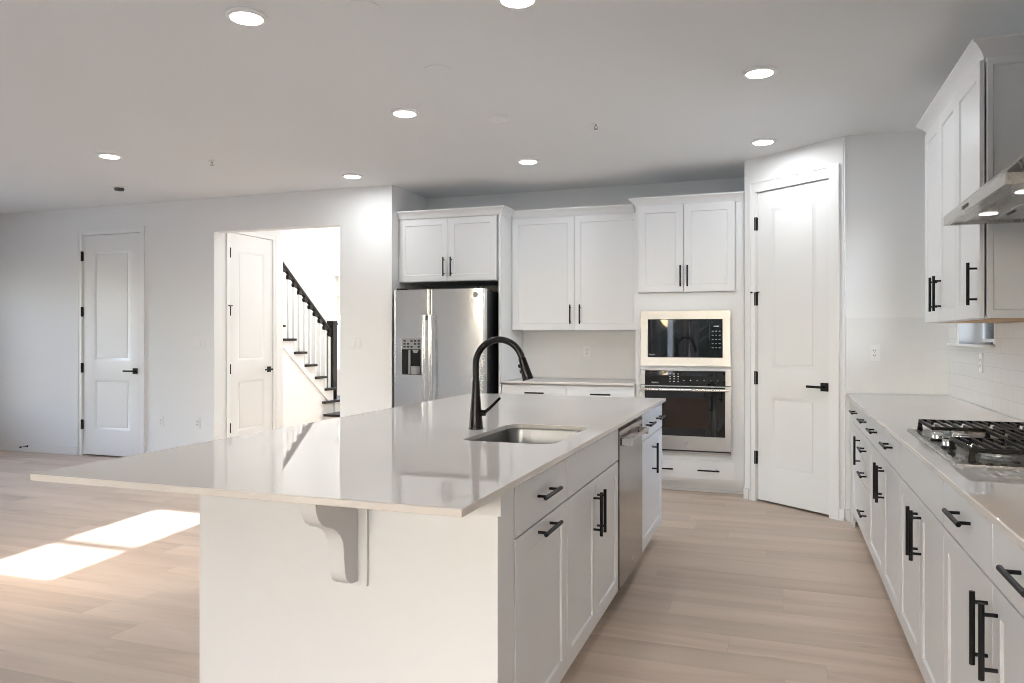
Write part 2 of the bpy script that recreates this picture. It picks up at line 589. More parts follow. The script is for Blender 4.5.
# windows
def window_x(n, x0, x1, y, z0, z1, cols, rails, rh=0.022):
    r = struct_root('window_%d' % n, ((x0 + x1) / 2, y, z0))
    f = MB()
    e = 0.045
    f.box(x0, x0 + e, y - .03, y + .03, z0, z1).box(x1 - e, x1, y - .03, y + .03, z0, z1)
    f.box(x0 + e, x1 - e, y - .03, y + .03, z0, z0 + e).box(x0 + e, x1 - e, y - .03, y + .03, z1 - e, z1)
    for k in range(1, cols):
        x = x0 + (x1 - x0) * k / cols
        f.box(x - .03, x + .03, y - .03, y + .03, z0 + e, z1 - e)
    f.build('window_frame', M['trim'], r)
    for z in rails:
        MB().box(x0 + e, x1 - e, y - rh, y + rh, z - rh, z + rh).build('sash_rail', M['trim'], r)
    MB().box(x0 + e, x1 - e, y - .004, y + .004, z0 + e, z1 - e).build('pane', M['glass'], r)
def window_y(n, y0, y1, x, z0, z1, cols, rails, hd=0.03, e=0.045):
    r = struct_root('window_%d' % n, (x, (y0 + y1) / 2, z0))
    f = MB()
    f.box(x - hd, x + hd, y0, y0 + e, z0, z1).box(x - hd, x + hd, y1 - e, y1, z0, z1)
    f.box(x - hd, x + hd, y0 + e, y1 - e, z0, z0 + e).box(x - hd, x + hd, y0 + e, y1 - e, z1 - e, z1)
    for k in range(1, cols):
        y = y0 + (y1 - y0) * k / cols
        f.box(x - hd, x + hd, y - .03, y + .03, z0 + e, z1 - e)
    f.build('window_frame', M['trim'], r)
    for z in rails:
        MB().box(x - hd * .7, x + hd * .7, y0 + e, y1 - e, z - .022, z + .022).build('sash_rail', M['trim'], r)
    MB().box(x - .004, x + .004, y0 + e, y1 - e, z0 + e, z1 - e).build('pane', M['glass'], r)
    return r
w1 = window_y(1, WIN_Y[0], WIN_Y[1], 1.243, 1.27, 2.25, 1, [1.76], 0.015, 0.03)
MB().box(1.040, 1.193, WIN_Y[0] - 0.05, WIN_Y[1] + 0.05, 1.255, 1.27).build('window_sill', M['trim'], w1, 0.003)
MB().box(1.15, 1.190, 5.16, 5.26, 1.271, 1.283).build('sash_lock', M['steel2'], w1, 0.002)
window_x(2, BW[0][0], BW[0][1], -2.56, BW[0][2], BW[0][3], 2, [])
window_x(3, BW[1][0], BW[1][1], -2.56, BW[1][2], BW[1][3], 2, [1.6])
window_x(4, SW[0] - 0.04, SW[1] + 0.04, 0.54, SW[2] - 0.045, SW[3] + 0.045, 1, [1.80], 0.015)
window_y(5, LW[0][0], LW[0][1], -9.66, LW[0][2], LW[0][3], 2, [1.45])
window_y(6, LW[1][0], LW[1][1], -9.66, LW[1][2], LW[1][3], 2, [1.45])
# window with beige shades on the far wall past the stairs
r = struct_root('window_7', (-6.9, 11.55, 0.75))
f = MB()
f.box(-7.475, -7.33, 11.48, 11.5, 0.66, 2.46).box(-6.45, -6.31, 11.48, 11.5, 0.66, 2.46)
f.box(-7.33, -6.45, 11.48, 11.5, 2.38, 2.46).box(-7.33, -6.45, 11.48, 11.5, 0.66, 0.75)
f.box(-7.33, -7.30, 11.54, 11.60, 0.75, 2.38).box(-6.48, -6.45, 11.54, 11.60, 0.75, 2.38)
f.box(-7.30, -6.48, 11.54, 11.60, 2.035, 2.075).box(-7.30, -6.48, 11.54, 11.60, 1.69, 1.735)
f.build('window_frame', M['trim'], r)
MB().box(-7.30, -6.48, 11.605, 11.612, 1.735, 2.38).build('roller_shade', M['beige'], r)
MB().box(-7.30, -6.48, 11.605, 11.612, 0.75, 1.69).build('pane', M['glass'], r)

# baseboards
def base_x(name, x0, x1, yf, s=-1):
    mb = MB()
    mb.box(x0, x1, min(yf, yf + s * .013), max(yf, yf + s * .013), 0, 0.085)
    mb.box(x0, x1, min(yf, yf + s * .018), max(yf, yf + s * .018), 0, 0.02)
    struct(name, mb, M['trim'], 0.002)
base_x('baseboard_left', -9.59, -7.355, 6.37)
base_x('baseboard_left_middle', -6.39, -5.49, 6.37)
base_x('baseboard_left_right', -3.997, -3.435, 6.37)
base_x('baseboard_end', 0.455, 0.478, 5.90)
mb = MB()
mb.fbox(FP, 0.868, PL, 0, 0.013, 0, 0.085).fbox(FP, 0.868, PL, 0, 0.018, 0, 0.02)
mb.fbox(FP, 0.0, 0.046, 0, 0.013, 0, 0.085)
struct('baseboard_pantry', mb, M['trim'], 0.002)

# tiled backsplashes
struct('wall_right_tile', MB().box(1.093, 1.10, 0.6, 4.70, 0.915, 1.386).box(1.093, 1.10, 4.70, 5.899, 0.915, 1.254).box(1.093, 1.10, 5.665, 5.899, 1.254, 1.448).box(1.093, 1.10, 2.64, 3.545, 1.386, 1.75), M['tile_y'])
struct('wall_end_tile', MB().box(0.452, 1.093, 5.893, 5.90, 0.915, 1.448), M['tile_x'])
struct('wall_back_tile', MB().box(-2.386, -1.17, 7.123, 7.13, 0.915, 1.383), M['tile_x'])

# ------------------------------------------------------------------ interior doors
def hinge(F, a, b, c, parent, pin=False, h=0.10):
    mb = MB()
    mb.fbox(F, a - .018, a + .014, b, b + .007, c - h / 2, c + h / 2)
    mb.tube([F(a - .004, b + .008, c - h / 2 - .002), F(a - .004, b + .008, c + h / 2 + .004)], 0.012, 12)
    if pin:
        mb.tube([F(a - .03, b + .010, c + h / 2 + .004), F(a + .035, b + .012, c + h / 2 + .004)], 0.005, 8)
        mb.tube([F(a - .03, b + .010, c + h / 2 + .004), F(a - .033, b + .03, c + h / 2 + .004)], 0.007, 8)
    return mb.build('hinge', M['black'], parent)

def lever(F, a, b, c, d, parent):
    mb = MB()
    mb.fbox(F, a - .031, a + .031, b, b + .009, c - .031, c + .031)
    mb.tube([F(a, b + .009, c), F(a, b + .05, c)], 0.009, 12)
    mb.fbox(F, min(a - .008 * d, a + d * .12), max(a - .008 * d, a + d * .12), b + .043, b + .057, c - .009, c + .009)
    return mb.build('lever_handle', M['black'], parent, 0.0015)

def int_door(n, F, a0, a1, ztop, hinge_a, lever_a, ldir, setback, ops, hz, pin_at=None, casing=(0.063, 0.063), cas_top=0.063, depth=0.12):
    """frame with casing, slab and hardware; F lies on the wall face"""
    r = struct_root('door_%d' % n, F((a0 + a1) / 2, 0, 0))
    j = MB()
    j.fbox(F, a0 - .005, a0, -depth, 0.001, 0, ztop + .005).fbox(F, a1, a1 + .005, -depth, 0.001, 0, ztop + .005).fbox(F, a0, a1, -depth, 0.001, ztop, ztop + .005)
    j.build('door_jamb', M['trim'], r)
    cmb = MB()
    def cas(x0, x1, z0, z1):
        cmb.fbox(F, x0, x1, 0.0, 0.012, z0, z1)
    cas(a0 - casing[0], a0 - 0.003, 0, ztop + cas_top)
    cas(a1 + .003, a1 + casing[1], 0, ztop + cas_top)
    cas(a0 - .003, a1 + .003, ztop + .003, ztop + cas_top)
    # back band
    cmb.fbox(F, a0 - casing[0], a0 - casing[0] + .014, 0.012, 0.018, 0, ztop + cas_top)
    cmb.fbox(F, a1 + casing[1] - .014, a1 + casing[1], 0.012, 0.018, 0, ztop + cas_top)
    cmb.fbox(F, a0 - casing[0] + .014, a1 + casing[1] - .014, 0.012, 0.018, ztop + cas_top - .014, ztop + cas_top)
    cmb.build('door_casing', M['trim'], r)
    s = MB()
    G = Fr(F(0, -setback - .035, 0), F.u, F.n)
    s.panelled(G, a0 + .003, a1 - .003, 0.018, ztop - .004, 0.035, ops, rec=0.008, ch=0.014)
    s.build('door_slab', M['door'], r)
    # raised inner field of each panel
    for o in ops:
        q = MB()
        q.panelled(Fr(F(0, -setback - .010, 0), F.u, F.n), o[0] + .035, o[1] - .035, o[2] + .035, o[3] - .035, 0.005, [], b0=0.0)
        q.build('door_panel', M['door'], r, 0.004)
    for k, z in enumerate(hz):
        hinge(F, hinge_a, -setback, z, r, pin_at == k)
    lever(F, lever_a, -setback, 0.945, ldir, r)
    return r
FL = Fr((0, 6.37, 0), (1, 0, 0), (0, -1, 0))
int_door(1, FL, -7.283, -6.460, 2.435, -7.284, -6.535, -1, 0.004, [(-7.115, -6.615, 1.05, 2.255), (-7.115, -6.615, 0.29, 0.85)], [2.205, 1.59, 0.97, 0.345])
FH = Fr((-5.49, 0, 0), (0, 1, 0), (1, 0, 0))
int_door(2, FH, 6.605, 7.325, 2.425, 6.607, 7.262, -1, 0.004, [(6.735, 7.19, 1.05, 2.25), (6.735, 7.19, 0.29, 0.85)], [2.205, 1.59, 0.97, 0.345], pin_at=1, casing=(0.06, 0.06))
int_door(3, FP, 0.124, 0.782, 2.465, 0.118, 0.738, -1, 0.006, [(0.255, 0.665, 1.06, 2.33), (0.255, 0.665, 0.26, 0.85)], [2.215, 1.615, 0.985, 0.35], pin_at=1, casing=(0.063, 0.085), cas_top=0.09)

# door stop on the left baseboard
mb = MB()
y = 6.357
mb.lathe((-8.10, y - .001, 0.065), [(0.012, 0), (0.012, -.004), (0.004, -.006), (0.004, -.075), (0.009, -.077), (0.009, -.092), (0.0, -.093)], 12, 'y')
tag(mb.build('door_stop', M['black']), 'small black door stop sticking out low on the left wall, left of the closet door', 'door stop')

# ------------------------------------------------------------------ switches and outlets
def plate(name, label, cat, F, a, c, w, h, kind, group=None, b=0.0):
    r = thing(name, label, cat, F(a, b, c), group)
    MB().fbox(F, a - w / 2, a + w / 2, b + .0005, b + .006, c - h / 2, c + h / 2).build('cover_plate', M['plastic'], r, 0.002)
    if kind == 'outlet':
        o = MB()
        o.fbox(F, a - .017, a + .017, b + .006, b + .0085, c - .033, c + .033)
        ob = o.build('socket', M['plastic'], r, 0.0015)
        s = MB()
        for dz in (-.017, .017):
            s.fbox(F, a - .0095, a - .006, b + .0085, b + .0092, c + dz - .005, c + dz + .006)
            s.fbox(F, a + .006, a + .0095, b + .0085, b + .0092, c + dz - .005, c + dz + .006)
            s.tube([F(a, b + .0085, c + dz - .011), F(a, b + .0092, c + dz - .011)], 0.0028, 8)
        s.build('socket_slots', M['slot'], ob)
    else:
        for k in range(kind):
            x = a + (k - (kind - 1) / 2) * 0.046
            o = MB()
            o.hexa([F(x - .0165, b + .006, c - .033), F(x + .0165, b + .006, c - .033), F(x + .0165, b + .0125, c - .033), F(x - .0165, b + .0125, c - .033),
                    F(x - .0165, b + .006, c + .033), F(x + .0165, b + .006, c + .033), F(x + .0165, b + .0075, c + .033), F(x - .0165, b + .0075, c + .033)])
            o.build('rocker', M['plastic'], r)
    return r
plate('light_switch', 'double white rocker switch between the passage and the refrigerator', 'light switch', FL, -3.815, 1.258, 0.118, 0.115, 2)
plate('light_switch', 'triple white rocker switch between the closet door and the passage', 'light switch', FL, -5.672, 1.26, 0.163, 0.115, 3)
plate('wall_outlet', 'low white outlet just right of the left closet door', 'outlet', FL, -6.18, 0.42, 0.07, 0.115, 'outlet')
plate('wall_outlet', 'low white outlet just left of the passage opening', 'outlet', FL, -5.70, 0.42, 0.07, 0.115, 'outlet')
plate('wall_outlet', 'white outlet on the tile under the middle upper cabinet', 'outlet', Fr((0, 7.123, 0), (1, 0, 0), (0, -1, 0)), -1.739, 1.172, 0.07, 0.115, 'outlet')
plate('wall_outlet', 'white outlet on the end wall beside the pantry door', 'outlet', Fr((0, 5.893, 0), (1, 0, 0), (0, -1, 0)), 0.634, 1.20, 0.07, 0.115, 'outlet')
plate('wall_outlet', 'white outlet below the small window, past the cooktop', 'outlet', Fr((1.093, 0, 0), (0, 1, 0), (-1, 0, 0)), 4.99, 1.165, 0.07, 0.115, 'outlet')

# ------------------------------------------------------------------ ceiling fittings
def can_light(x, y, label, group='round ceiling lights', z=ZC, power=None):
    if z == ZC: x, y = x * .99, y * .99
    r = thing('ceiling_light', label, 'ceiling light', (x, y, z), group)
    MB().lathe((x, y, z), [(0.0, 0), (0.092, 0), (0.092, -.006), (0.085, -.012), (0.072, -.014), (0.070, -.0115), (0.0, -.0115)], 40).build('trim_ring', M['plastic'], r)
    MB().lathe((x, y, z - .0116), [(0.0, 0), (0.0695, 0), (0.067, -.004), (0.0, -.005)], 40).build('lens', M['lens'], r)
    ld = bpy.data.lights.new('lamp', 'AREA')
    ld.shape = 'DISK'
    ld.size = 0.135
    ld.energy = power or CAN_POWER
    ld.color = (0.93, 0.97, 1.0) if z == ZC else (1.0, 0.99, 0.97)
    lo = bpy.data.objects.new('lamp', ld)
    C.objects.link(lo)
    lo.parent = r
    lo.location = (0, 0, -.020)
    return r
can_light(-2.26, 2.83, 'lit round ceiling light nearest the top left of the photo, over the island seating')
can_light(-1.05, 3.06, 'lit round ceiling light cut by the top edge of the photo')
can_light(-2.27, 4.38, 'lit round ceiling light above the left side of the island, before the smoke detector')
can_light(-0.10, 4.35, 'lit round ceiling light over the aisle, in front of the pantry light')
can_light(-0.11, 5.90, 'lit round ceiling light right in front of the pantry door')
can_light(-1.94, 5.92, 'lit round ceiling light in front of the middle upper cabinet')
can_light(-3.60, 5.94, 'lit round ceiling light above the wall beside the refrigerator')
can_light(-5.02, 4.64, 'lit round ceiling light farthest left, above the living area')

def smoke(x, y, label, rr=0.065):
    r = thing('smoke_detector', label, 'smoke detector', (x, y, ZC))
    MB().lathe((x, y, ZC), [(0.0, 0), (rr, 0), (rr, -.012), (rr * .93, -.024), (rr * .6, -.032), (0, -.033)], 36).build('housing', M['plastic'], r)
    MB().lathe((x, y, ZC - .033), [(0.0, 0), (rr * .25, 0), (rr * .25, -.003), (0, -.003)], 20).build('test_button', M['plastic'], r)
smoke(-1.717, 4.613, 'white round smoke detector between the island lights')
r = thing('ceiling_cover_plate', 'flat white round cover plate above the island near the front', 'cover plate', (-1.72, 3.70, ZC))
MB().lathe((-1.72, 3.70, ZC), [(0.0, 0), (0.07, 0), (0.069, -.003), (0, -.005)], 36).build('plate', M['ceiling'], r)
for dx in (-.03, .03): MB().lathe((-1.72 + dx, 3.70, ZC - .0045), [(0, 0), (0.004, 0), (0.003, -.002), (0, -.002)], 10).build('screw', M['plastic'], r)
r = thing('ceiling_cover_plate', 'flat white round cover plate at the top edge of the photo', 'cover plate', (-1.70, 2.90, ZC))
MB().lathe((-1.70, 2.90, ZC), [(0.0, 0), (0.07, 0), (0.069, -.003), (0, -.005)], 36).build('plate', M['ceiling'], r)
for dx in (-.03, .03): MB().lathe((-1.70 + dx, 2.90, ZC - .0045), [(0, 0), (0.004, 0), (0.003, -.002), (0, -.002)], 10).build('screw', M['plastic'], r)
def sprinkler(x, y, label):
    r = thing('fire_sprinkler', label, 'sprinkler', (x, y, ZC))
    MB().lathe((x, y, ZC), [(0, 0), (0.03, 0), (0.029, -.004), (0.012, -.006), (0, -.006)], 24).build('escutcheon', M['plastic'], r)
    m = MB()
    m.tube([(x, y, ZC - .006), (x, y, ZC - .014)], 0.007, 10)
    for s in (-1, 1): m.tube([(x + s * .006, y, ZC - .014), (x + s * .011, y, ZC - .026), (x, y, ZC - .036)], 0.0022, 8)
    m.tube([(x, y, ZC - .035), (x, y, ZC - .038)], 0.013, 14)
    m.build('sprinkler_head', M['greymark'], r)
sprinkler(-1.16, 5.00, 'small dark sprinkler head on the ceiling in front of the oven cabinet')
sprinkler(-4.35, 5.02, 'small grey sprinkler head on the ceiling before the passage')
r = thing('ceiling_sensor', 'small white ceiling sensor with a dark slot, near the closet door', 'sensor', (-5.94, 5.60, ZC))
MB().lathe((-5.94, 5.60, ZC), [(0, 0), (0.075, 0), (0.073, -.006), (0.03, -.012), (0, -.012)], 30).build('housing', M['plastic'], r)
MB().lathe((-5.94, 5.60, ZC - .012), [(0, 0), (0.045, 0), (0.04, -.022), (0, -.023)], 24).build('sensor_eye', M['slot'], r)

# ================================================================== CABINET PARTS
def pull(F, a, b, c, vert, parent, L=0.178):
    """black bar pull with two posts"""
    m = MB()
    so, rr = 0.033, 0.0068
    if vert:
        m.tube([F(a, b + so, c - L / 2), F(a, b + so, c + L / 2)], rr, 12)
        for d in (-.064, .064): m.tube([F(a, b, c + d), F(a, b + so, c + d)], 0.0047, 10)
    else:
        m.tube([F(a - L / 2, b + so, c), F(a + L / 2, b + so, c)], rr, 12)
        for d in (-.064, .064): m.tube([F(a + d, b, c), F(a + d, b + so, c)], 0.0047, 10)
    return m.build('handle', M['black'], parent)

T = 0.020       # door thickness
def shaker(F, a0, a1, c0, c1, parent, fw=0.06, name='door', flat=False):
    m = MB()
    g = 0.002
    ops = [] if flat else [(a0 + g + fw, a1 - g - fw, c0 + g + fw, c1 - g - fw)]
    m.panelled(F, a0 + g, a1 - g, c0 + g, c1 - g, T, ops, rec=0.008, ch=0.005, b0=0.002)
    return m.build(name, M['cab'], parent, 0.0012)

def crown(mb, path, z0=2.43, z1=2.502, out=0.055):
    """cove crown along a list of (x, y, nx, ny) mitred corners: offset direction scaled"""
    prof = [(0.0, z0), (0.006, z0), (0.010, z0 + .012), (0.020, z0 + .030), (0.036, z0 + .048), (0.050, z0 + .058), (out, z0 + .062), (out, z1), (0.0, z1)]
    n = len(prof)
    vs, fs = [], []
    for (x, y, nx, ny) in path:
        for d, z in prof: vs.append((x + nx * d, y + ny * d, z))
    for i in range(len(path) - 1):
        for k in range(n):
            k2 = (k + 1) % n
            fs.append((i * n + k, i * n + k2, (i + 1) * n + k2, (i + 1) * n + k))
    fs.append(tuple(range(n)))
    q = (len(path) - 1) * n
    fs.append(tuple(q + k for k in range(n)))
    mb.add(vs, fs)
    return mb

FB = lambda y: Fr((0, y, 0), (1, 0, 0), (0, -1, 0))     # fronts facing the camera
FI = Fr((-0.735, 0, 0), (0, 1, 0), (1, 0, 0))           # island fronts
FR = Fr((0.497, 0, 0), (0, 1, 0), (-1, 0, 0))           # right base fronts (carcass plane)
ZB, ZG, ZT = 0.114, 0.731, 0.882                        # door bottom, drawer gap, drawer top

# ------------------------------------------------------------------ tall oven cabinet
yc = 6.53
r = thing('oven_cabinet', 'tall white cabinet holding the microwave and wall oven beside the pantry door', 'cabinet', (-0.73, 6.8, 0))
b = MB()
b.box(-1.165, -1.145, yc, 7.12, 0.10, 2.44).box(-0.335, -0.270, yc, 7.12, 0.10, 2.44)
b.box(-1.145, -0.335, yc, 7.12, 1.534, 1.685).box(-1.145, -0.335, yc + .012, 7.12, 1.685, 2.44)
b.box(-1.145, -0.335, yc, 7.12, 1.030, 1.068)
b.box(-1.145, -0.335, yc, 7.12, 0.10, 0.338)
b.box(-1.145, -0.335, 7.10, 7.12, 0.338, 1.534)
b.box(-1.145, -1.105, yc, 6.56, 0.338, 1.03).box(-0.375, -0.335, yc, 6.56, 0.338, 1.03)
b.box(-1.145, -1.105, yc, 6.56, 1.068, 1.534).box(-0.375, -0.335, yc, 6.56, 1.068, 1.534)
b.build('body', M['cab'], r)
MB().box(-1.165, -0.27, 6.64, 7.10, 0.0, 0.10).box(-1.165, -0.27, 6.622, 6.64, 0, 0.018).build('toe_kick', M['cab'], r)
F = FB(yc)
for a0, a1, ha in ((-1.143, -0.757, -0.782), (-0.757, -0.340, -0.724)):
    d = shaker(F, a0, a1, 1.69, 2.432, r)
    pull(F, ha, T, 1.826, True, d)
d = shaker(F, -1.143, -0.340, 0.128, 0.282, r, name='drawer_front', flat=True)
pull(F, -0.552, T, 0.202, False, d)
pull(F, -0.93, T, 0.202, False, d)
crown(MB(), [(-1.165, 6.765, -1, 0), (-1.165, yc, -1, -1), (-0.272, yc, 0, -1)]).build('crown_moulding', M['cab'], r)

# microwave with trim kit
F = FB(yc - .001)
r = thing('microwave', 'built-in stainless microwave with black glass front, set above the wall oven', 'microwave', (-0.748, 6.6, 1.07))
MB().box(-1.10, -0.39, yc, 6.95, 1.075, 1.50).build('case', M['blackplastic'], r)
m = MB()
A0, A1, C0, C1 = -1.118, -0.376, 1.066, 1.536
o = (-1.058, -0.440, 1.137, 1.464)
m.fbox(F, A0, A1, 0.001, 0.022, C0, o[2]).fbox(F, A0, A1, 0.001, 0.022, o[3], C1)
m.fbox(F, A0, o[0], 0.001, 0.022, o[2], o[3]).fbox(F, o[1], A1, 0.001, 0.022, o[2], o[3])
m.build('trim_frame', M['steelov'], r, 0.002)
g = MB().fbox(F, o[0] + .002, -0.545, 0.002, 0.020, o[2] + .003, o[3] - .003).build('door', M['glassblack'], r, 0.002)
MB().fbox(F, -0.985, -0.555, 0.0202, 0.0208, 1.205, 1.405).build('window', M['glassblack'], g)
text_mesh('PROFILE', 0.014, F, -1.02, 0.0205, 1.162, 'lettering', M['mark'], g)
p = MB().fbox(F, -0.543, o[1] - .002, 0.002, 0.020, o[2] + .003, o[3] - .003).build('control_panel', M['glassblack'], r, 0.002)
MB().fbox(F, -0.512, -0.472, 0.0201, 0.0206, 1.397, 1.405).build('display', M['mark'], p)
k = MB()
for i in range(3):
    for j in range(5):
        x, z = -0.520 + i * .028, 1.36 - j * .034
        MB().fbox(F, x - .007, x + .007, 0.0201, 0.0206, z - .004, z + .004).build('key', M['greymark'], p)

# wall oven
r = thing('wall_oven', 'stainless wall oven with dark glass door below the microwave', 'oven', (-0.735, 6.6, 0.34))
MB().box(-1.09, -0.39, yc, 7.05, 0.35, 1.02).build('case', M['blackplastic'], r)
A0, A1 = -1.118, -0.372
m = MB()
m.fbox(F, A0, A0 + .036, 0.001, 0.024, 0.905, 1.036).fbox(F, A1 - .045, A1, 0.001, 0.024, 0.905, 1.036)
m.fbox(F, A0 + .036, A1 - .045, 0.001, 0.024, 1.028, 1.036)
m.build('trim_frame', M['steelov'], r, 0.002)
MB().fbox(F, A0, A1, 0.001, 0.026, 0.335, 0.350).build('bottom_trim', M['steelov'], r, 0.002)
p = MB().fbox(F, A0 + .037, A1 - .046, 0.001, 0.022, 0.905, 1.027).build('control_panel', M['glassblack'], r, 0.001)
text_mesh('PROFILE', 0.016, F, -0.995, 0.0225, 0.925, 'lettering', M['mark'], p)
k = MB()
for i in range(3):
    for j in range(4):
        MB().fbox(F, -0.875 + i * .034, -0.864 + i * .034, 0.0221, 0.0226, 0.935 + j * .021, 0.940 + j * .021).build('key', M['mark'], p)
for i in range(6): MB().fbox(F, -0.76 + i * .055, -0.75 + i * .055, 0.0221, 0.0226, 0.945, 0.949).build('key', M['mark'], p)
d = MB()
o = (A0 + .037, A1 - .046, 0.480, 0.893)
d.fbox(F, A0, o[0], 0.003, 0.036, 0.365, 0.900).fbox(F, o[1], A1, 0.003, 0.036, 0.365, 0.900)
d.fbox(F, o[0], o[1], 0.003, 0.036, 0.365, o[2]).fbox(F, o[0], o[1], 0.003, 0.036, o[3], 0.900)
d = d.build('oven_door', M['steelov'], r, 0.002)
MB().fbox(F, o[0] + .001, o[1] - .001, 0.003, 0.034, o[2] + .001, o[3] - .001).build('door_glass', M['glassblack'], d)
MB().fbox(F, -0.93, -0.555, 0.0341, 0.0346, 0.55, 0.80).build('viewing_window', M['glassbrown'], d)
h = MB()
h.tube([F(A0 + .012, 0.075, 0.872), F(A1 - .012, 0.075, 0.872)], 0.0135, 18)
for x in (A0 + .035, A1 - .035): h.fbox(F, x - .014, x + .014, 0.036, 0.075, 0.861, 0.883)
h.build('handle', M['chrome'], d, 0.001)
q = MB().lathe(F(-0.735, 0.036, 0.420), [(0, 0), (0.016, 0), (0.016, .0012), (0, .0014)], 24, (Vector((1, 0, 0)), Vector((0, 0, 1)), Vector((0, -1, 0)))).build('badge', M['chrome'], d)
text_mesh('GE', 0.018, F, -0.735, 0.0376, 0.420, 'lettering', M['greymark'], q)
MB().fbox(F, A0 + .02, A1 - .02, 0.001, 0.02, 0.351, 0.363).build('vent', M['blackplastic'], r)

# ------------------------------------------------------------------ middle upper cabinet (back wall)
yu = 6.81
F = FB(yu)
r = thing('upper_cabinet', 'white two-door wall cabinet over the back counter, between the refrigerator and the oven cabinet', 'cabinet', (-1.78, 6.96, 1.38))
MB().box(-2.388, -1.168, yu + .012, 7.122, 1.374, 2.44).build('body', M['cab'], r)
for a0, a1, ha in ((-2.386, -1.779, -1.812), (-1.779, -1.170, -1.722)):
    d = shaker(F, a0, a1, 1.374, 2.428, r, fw=0.058)
    pull(F, ha, T, 1.521, True, d)
crown(MB(), [(-2.386, yu, 0, -1), (-1.228, yu, 0, -1)]).build('crown_moulding', M['cab'], r)

# ------------------------------------------------------------------ back base cabinet and counter
yb = 6.52
F = FB(yb)
r = thing('base_cabinet', 'white base cabinet with two drawers under the back counter beside the refrigerator', 'cabinet', (-1.78, 6.85, 0))
MB().box(-2.388, -1.168, yb + .012, 7.12, 0.105, 0.8935).build('body', M['cab'], r)
MB().box(-2.388, -1.168, 6.60, 7.12, 0, 0.105).build('toe_kick', M['cab'], r)
for a0, a1, hd in ((-2.386, -1.777, -2.064), (-1.777, -1.170, -1.463)):
    d = shaker(F, a0, a1, ZG, ZT, r, name='drawer_front', flat=True)
    pull(F, hd, T, 0.812, False, d)
    mid = (a0 + a1) / 2
    for x0, x1, hx in ((a0, mid, mid - .035), (mid, a1, mid + .035)):
        d = shaker(F, x0, x1, ZB, ZG - .003, r)
        pull(F, hx, T, 0.60, True, d)
tag(MB().box(-2.388, -1.168, 6.475, 7.122, 0.894, 0.914).build('back_countertop', M['quartz'], None, 0.003), 'short white quartz countertop against the back wall between refrigerator and oven cabinet', 'countertop')

# ------------------------------------------------------------------ refrigerator cabinet
yf = 6.52
F = FB(yf)
r = thing('refrigerator_cabinet', 'white cabinet over the refrigerator, with a tall side panel down to the floor', 'cabinet', (-2.92, 6.8, 1.83))
b = MB()
b.box(-3.434, -2.43, yf + .012, 7.12, 1.832, 2.44)
b.build('body', M['cab'], r)
b = MB()
b.box(-2.414, -2.391, 6.50, 7.12, 0, 2.44)
b.build('side_panel', M['cab'], r, 0.001)
for a0, a1, ha in ((-3.430, -2.918, -2.955), (-2.918, -2.433, -2.880)):
    d = shaker(F, a0, a1, 1.834, 2.428, r)
    pull(F, ha, T, 1.968, True, d)
crown(MB(), [(-3.434, 6.50, 0, -1), (-2.391, 6.50, 1, -1), (-2.391, 6.748, 1, 0)]).build('crown_moulding', M['cab'], r)

# ------------------------------------------------------------------ refrigerator
X0, X1, XS = -3.362, -2.462, -2.996
yd = 6.27
r = thing('refrigerator', 'side-by-side stainless refrigerator with an ice and water dispenser in the left door', 'refrigerator', (-2.90, 6.6, 0))
MB().box(X0 + .004, X1 - .002, yd + .075, 7.02, 0.02, 1.73).build('case', M['blackplastic'], r, 0.003)
F = FB(yd)
def fr_door(a0, a1, name):
    m = MB()
    # rounded front corners, extruded up
    def loop(z):
        pts = []
        for k in range(7):
            t = k / 6 * math.pi / 2
            pts.append(F(a0 + .018 - .018 * math.cos(t), -.018 + .018 * math.sin(t), z))
        for k in range(7):
            t = math.pi / 2 - k / 6 * math.pi / 2
            pts.append(F(a1 - .018 + .018 * math.cos(t), -.018 + .018 * math.sin(t), z))
        pts.append(F(a1, -.068, z))
        pts.append(F(a0, -.068, z))
        return pts
    m.prism(loop(0.075), (0, 0, 1.745 - 0.075))
    return m.build(name, M['steel'], r, smooth=40)
dl = fr_door(X0, XS - .003, 'freezer_door')
dr = fr_door(XS + .003, X1, 'refrigerator_door')
def fr_handle(x, parent):
    m = MB()
    pts = []
    for k in range(17):
        z = 0.62 + (1.512 - 0.62) * k / 16
        bow = 0.058 + 0.012 * math.sin(math.pi * k / 16)
        pts.append((z, bow))
    # flattened bar: a prism through the profile
    vs, fs = [], []
    for z, bo in pts:
        for (da, db) in ((-.014, -.004), (-.011, .005), (0, .009), (.011, .005), (.014, -.004), (0, -.008)):
            vs.append(F(x + da, bo + db, z))
    for i in range(16):
        for q in range(6):
            q2 = (q + 1) % 6
            fs.append((i * 6 + q, i * 6 + q2, (i + 1) * 6 + q2, (i + 1) * 6 + q))
    fs += [tuple(range(6)), tuple(96 + q for q in range(6))]
    m.add(vs, fs)
    for z in (0.66, 1.487): m.fbox(F, x - .010, x + .010, 0.001, 0.056, z - .022, z + .022)
    m.build('handle', M['steel'], parent, smooth=50)
fr_handle(XS - .026, dl)
fr_handle(XS + .030, dr)
